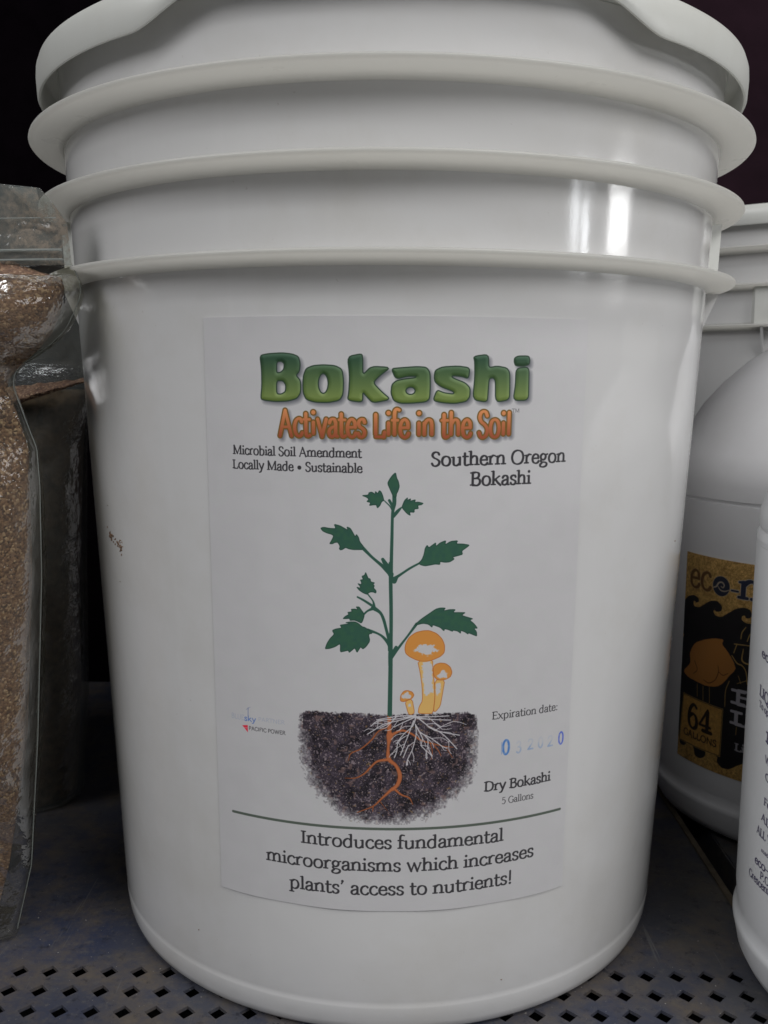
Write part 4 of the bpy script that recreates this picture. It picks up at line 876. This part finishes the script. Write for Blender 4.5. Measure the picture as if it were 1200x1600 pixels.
def bag(name, rows, left, yc, depth, zr, mat, parent, nx, nz, wr=0.0, seed=0.0, inset=0.0, pw=.55, angle=180, back=True, cr=0.0):
    """pillow between left and the right outline `rows` (z falling); yc(z) centre plane, depth(z, u) half thickness"""
    V = []; F = []
    zs = np.linspace(zr[1], zr[0], nz + 1)
    sides = (-1, 1) if back else (-1,)
    for s in sides:
        for z in zs:
            xr = interp(rows, z) - inset
            for i in range(nx + 1):
                u = 1 - (1 - i / nx) ** 1.0
                uu = 1 - (1 - u) ** 1.6     # crowd columns toward the right edge
                x = left + (xr - left) * uu
                dist = (xr - x)
                h = depth(z) * (1 - math.exp(-dist / .016)) ** pw * min(1, (x - left) / .02) ** .5
                n1 = noise.noise(Vector((x * 38 + seed, z * 30, seed)))
                n2 = noise.noise(Vector((x * 95 + seed, z * 70, seed + 4)))
                rg = 1 - abs(noise.noise(Vector((x * 60 + z * 50, z * 40 - x * 25, seed + 9)))) * 2
                y = yc(z) + s * h + s * min(1, dist / .006) * (wr * (n1 * 1.2 + n2 * .5) + wr * .9 * max(0, rg) ** 3 * -1 * .6)
                if cr and s < 0 and x > -.19 and z > .235: y -= cr * crease(x, z)
                V.append((x, y, z))
    W = nx + 1; N = W * (nz + 1)
    for j in range(nz):
        for i in range(nx):
            a = (j * W + i, j * W + i + 1, (j + 1) * W + i + 1, (j + 1) * W + i)
            F.append(a)
            if back: F.append(tuple(q + N for q in reversed(a)))
    if back:
        ring = [j * W + nx for j in range(nz + 1)]
        for a, b in zip(ring[:-1], ring[1:]): F.append((a, a + N, b + N, b))
        for i in range(nx): F.append((i, i + N, i + 1 + N, i + 1)); F.append((nz * W + i, nz * W + i + 1, nz * W + i + 1 + N, nz * W + i + N))
    return mesh_obj(name, V, F, mat, parent, angle=angle)

ycf = lambda z: -.065 - .11 * z
FR = [(0.3254, -0.1462), (0.3241, -0.1315), (0.318, -0.1265), (0.3112, -0.1222), (0.2972, -0.1216), (0.2902, -0.1189), (0.2854, -0.1188), (0.2794, -0.1215), (0.2722, -0.1257), (0.266, -0.1325), (0.2611, -0.1399), (0.2581, -0.1452), (0.2536, -0.1476), (0.2499, -0.148), (0.2411, -0.1455), (0.2309, -0.1425), (0.2258, -0.1409), (0.2101, -0.141), (0.1723, -0.1435), (0.1, -0.1513), (0.0371, -0.1596), (0.0038, -0.169)]
CR = [(0.3000, -0.150), (0.2937, -0.1346), (0.2925, -0.1261), (0.2878, -0.1252), (0.2806, -0.1271), (0.2709, -0.1316), (0.2648, -0.1371), (0.2536, -0.1494), (0.2486, -0.1511), (0.2411, -0.148), (0.2258, -0.1443), (0.1723, -0.1485), (0.0999, -0.1568), (0.0691, -0.1624), (0.037, -0.1697), (0.004, -.180)]
bagf = thing('plastic_bag', 'clear zip bag of brown bran leaning on the left side of the bucket', 'bag', (0, 0, 0))
def dep_c(z):
    a = .020 * math.exp(-((z - .275) / .022) ** 2) + .024 * math.exp(-((z - .14) / .085) ** 4)
    return max(.006, a) * (1 if z < .288 else max(.15, (.302 - z) / .014))
bag('bran', CR, -.36, ycf, dep_c, (.004, .2975), M_BRAN, bagf, 70, 150, wr=.0013, seed=1.3)
def dep_f(z):
    if z > .292: return .0012
    return dep_c(z) + .0048 + .003 * max(0, min(1, (.14 - z) / .08))
bag('bag_film', FR, -.365, ycf, dep_f, (.002, .296), M_FILM, bagf, 170, 330, wr=.0026, seed=1.3, pw=.42, cr=.0017)
# flat header above the zip, folded corner leaning over the pail's flanges
bag('bag_header', FR, -.365, ycf, lambda z: .0010, (.2962, .3254), M_FILM_D, bagf, 110, 60, wr=.0016, seed=5.1)
for zz, tk in ((.3010, .0005), (.2975, .0004), (.3125, .0002)):
    V = []; F = []
    n_ = 60
    for i in range(n_ + 1):
        x = -.362 + (interp(FR, zz) - .0025 + .362) * i / n_
        for k_ in range(6):
            a = k_ * math.pi / 3
            V.append((x, ycf(zz) - .0022 + tk * math.cos(a), zz + .0006 * math.sin(x * 40) + tk * math.sin(a)))
    for i in range(n_):
        for k_ in range(6): F.append((i * 6 + k_, (i + 1) * 6 + k_, (i + 1) * 6 + (k_ + 1) % 6, i * 6 + (k_ + 1) % 6))
    recalc(mesh_obj('zip_track' if zz < .31 else 'seal_line', V, F, M_ZIP, bagf))

# rear bag, in the shade between the front bag and the bucket
RR = [(.292, -.176), (.285, -.172), (.270, -.168), (.250, -.166), (.215, -.1780), (.140, -.1810), (.063, -.183), (.0, -.188)]
RC = [(.2560, -.155), (.250, -.165), (.240, -.1765), (.215, -.1795), (.140, -.185), (.063, -.187), (.0, -.192)]
bagr = thing('plastic_bag', 'shaded rear bag with a clear crumpled top behind the front bag of bran', 'bag', (0, 0, 0))
bag('shaded_contents', RC, -.36, lambda z: .085, lambda z: .030 * min(1, max(.05, (.250 - z) / .03)) ** .5 + .002, (.002, .2465), M_BRAN_SHADE, bagr, 30, 60, wr=.002, seed=7)  # shade is put into the colour of these contents
bag('bag_film', RR, -.365, lambda z: .085 - (.0 if z < .24 else (z - .24) * .2), lambda z: .033 * min(1, max(.06, (.262 - z) / .03)) ** .5 + .002, (.001, .292), M_FILM_2, bagr, 60, 130, wr=.0017, seed=8.2, pw=.5)
V = []; F = []
n_, m2 = 80, 8
for i in range(n_ + 1):
    u = i / n_; x = -.250 + .086 * u
    zt = .2435 + .0100 * u + .0012 * noise.noise(Vector((i * .22, 0, 0))); zb = .2200 + .0310 * u ** .85 + .0007 * noise.noise(Vector((i * .5, 4, 0)))
    zb = min(zb, zt - .0012)
    for j in range(m2 + 1):
        t_ = j / m2
        V.append((x, .0475 + .012 * t_ ** 2 + .0008 * noise.noise(Vector((i * .6, j * .7, 2))) - .003 * math.sin(math.pi * min(1, t_ * 1.3)), zb + (zt - zb) * t_))
for i in range(n_):
    for j in range(m2): F.append((i * (m2 + 1) + j, (i + 1) * (m2 + 1) + j, (i + 1) * (m2 + 1) + j + 1, i * (m2 + 1) + j + 1))
recalc(mesh_obj('lit_bran_top', V, F, M_BRAN_LIT, bagr))  # lit top of the same contents, in the undarkened bran colour

# thin bright edge of the front bag's side seal, and the corner of its header folded forward
V = []; F = []
pts = [(interp(FR, z), ycf(z) - .0006, z) for z in np.linspace(.004, .2960, 120)]
for i, p in enumerate(pts):
    for k_ in range(5):
        a = k_ * 2 * math.pi / 5
        V.append((p[0] + .0002 * math.cos(a), p[1] + .0002 * math.sin(a), p[2]))
for i in range(len(pts) - 1):
    for k_ in range(5): F.append((i * 5 + k_, (i + 1) * 5 + k_, (i + 1) * 5 + (k_ + 1) % 5, i * 5 + (k_ + 1) % 5))
recalc(mesh_obj('side_seal', V, F, M_ZIP, bagf))
V = []; F = []
A, B_, D_ = (-.1425, .3239), (-.1318, .3236), (-.1290, .3110)
n_ = 10
for i in range(n_ + 1):
    for j in range(n_ + 1):
        s_, t_ = i / n_, j / n_
        x = A[0] + (B_[0] - A[0]) * s_ + (D_[0] - B_[0]) * s_ * t_
        z = A[1] + (B_[1] - A[1]) * s_ + (D_[1] - B_[1]) * s_ * t_
        V.append((x, ycf(z) - .0028 - .0010 * math.sin(math.pi * t_) * s_, z))
for i in range(n_):
    for j in range(n_): F.append((i * (n_ + 1) + j, (i + 1) * (n_ + 1) + j, (i + 1) * (n_ + 1) + j + 1, i * (n_ + 1) + j + 1))
mesh_obj('folded_corner', V, F, M_FILM_D, bagf)
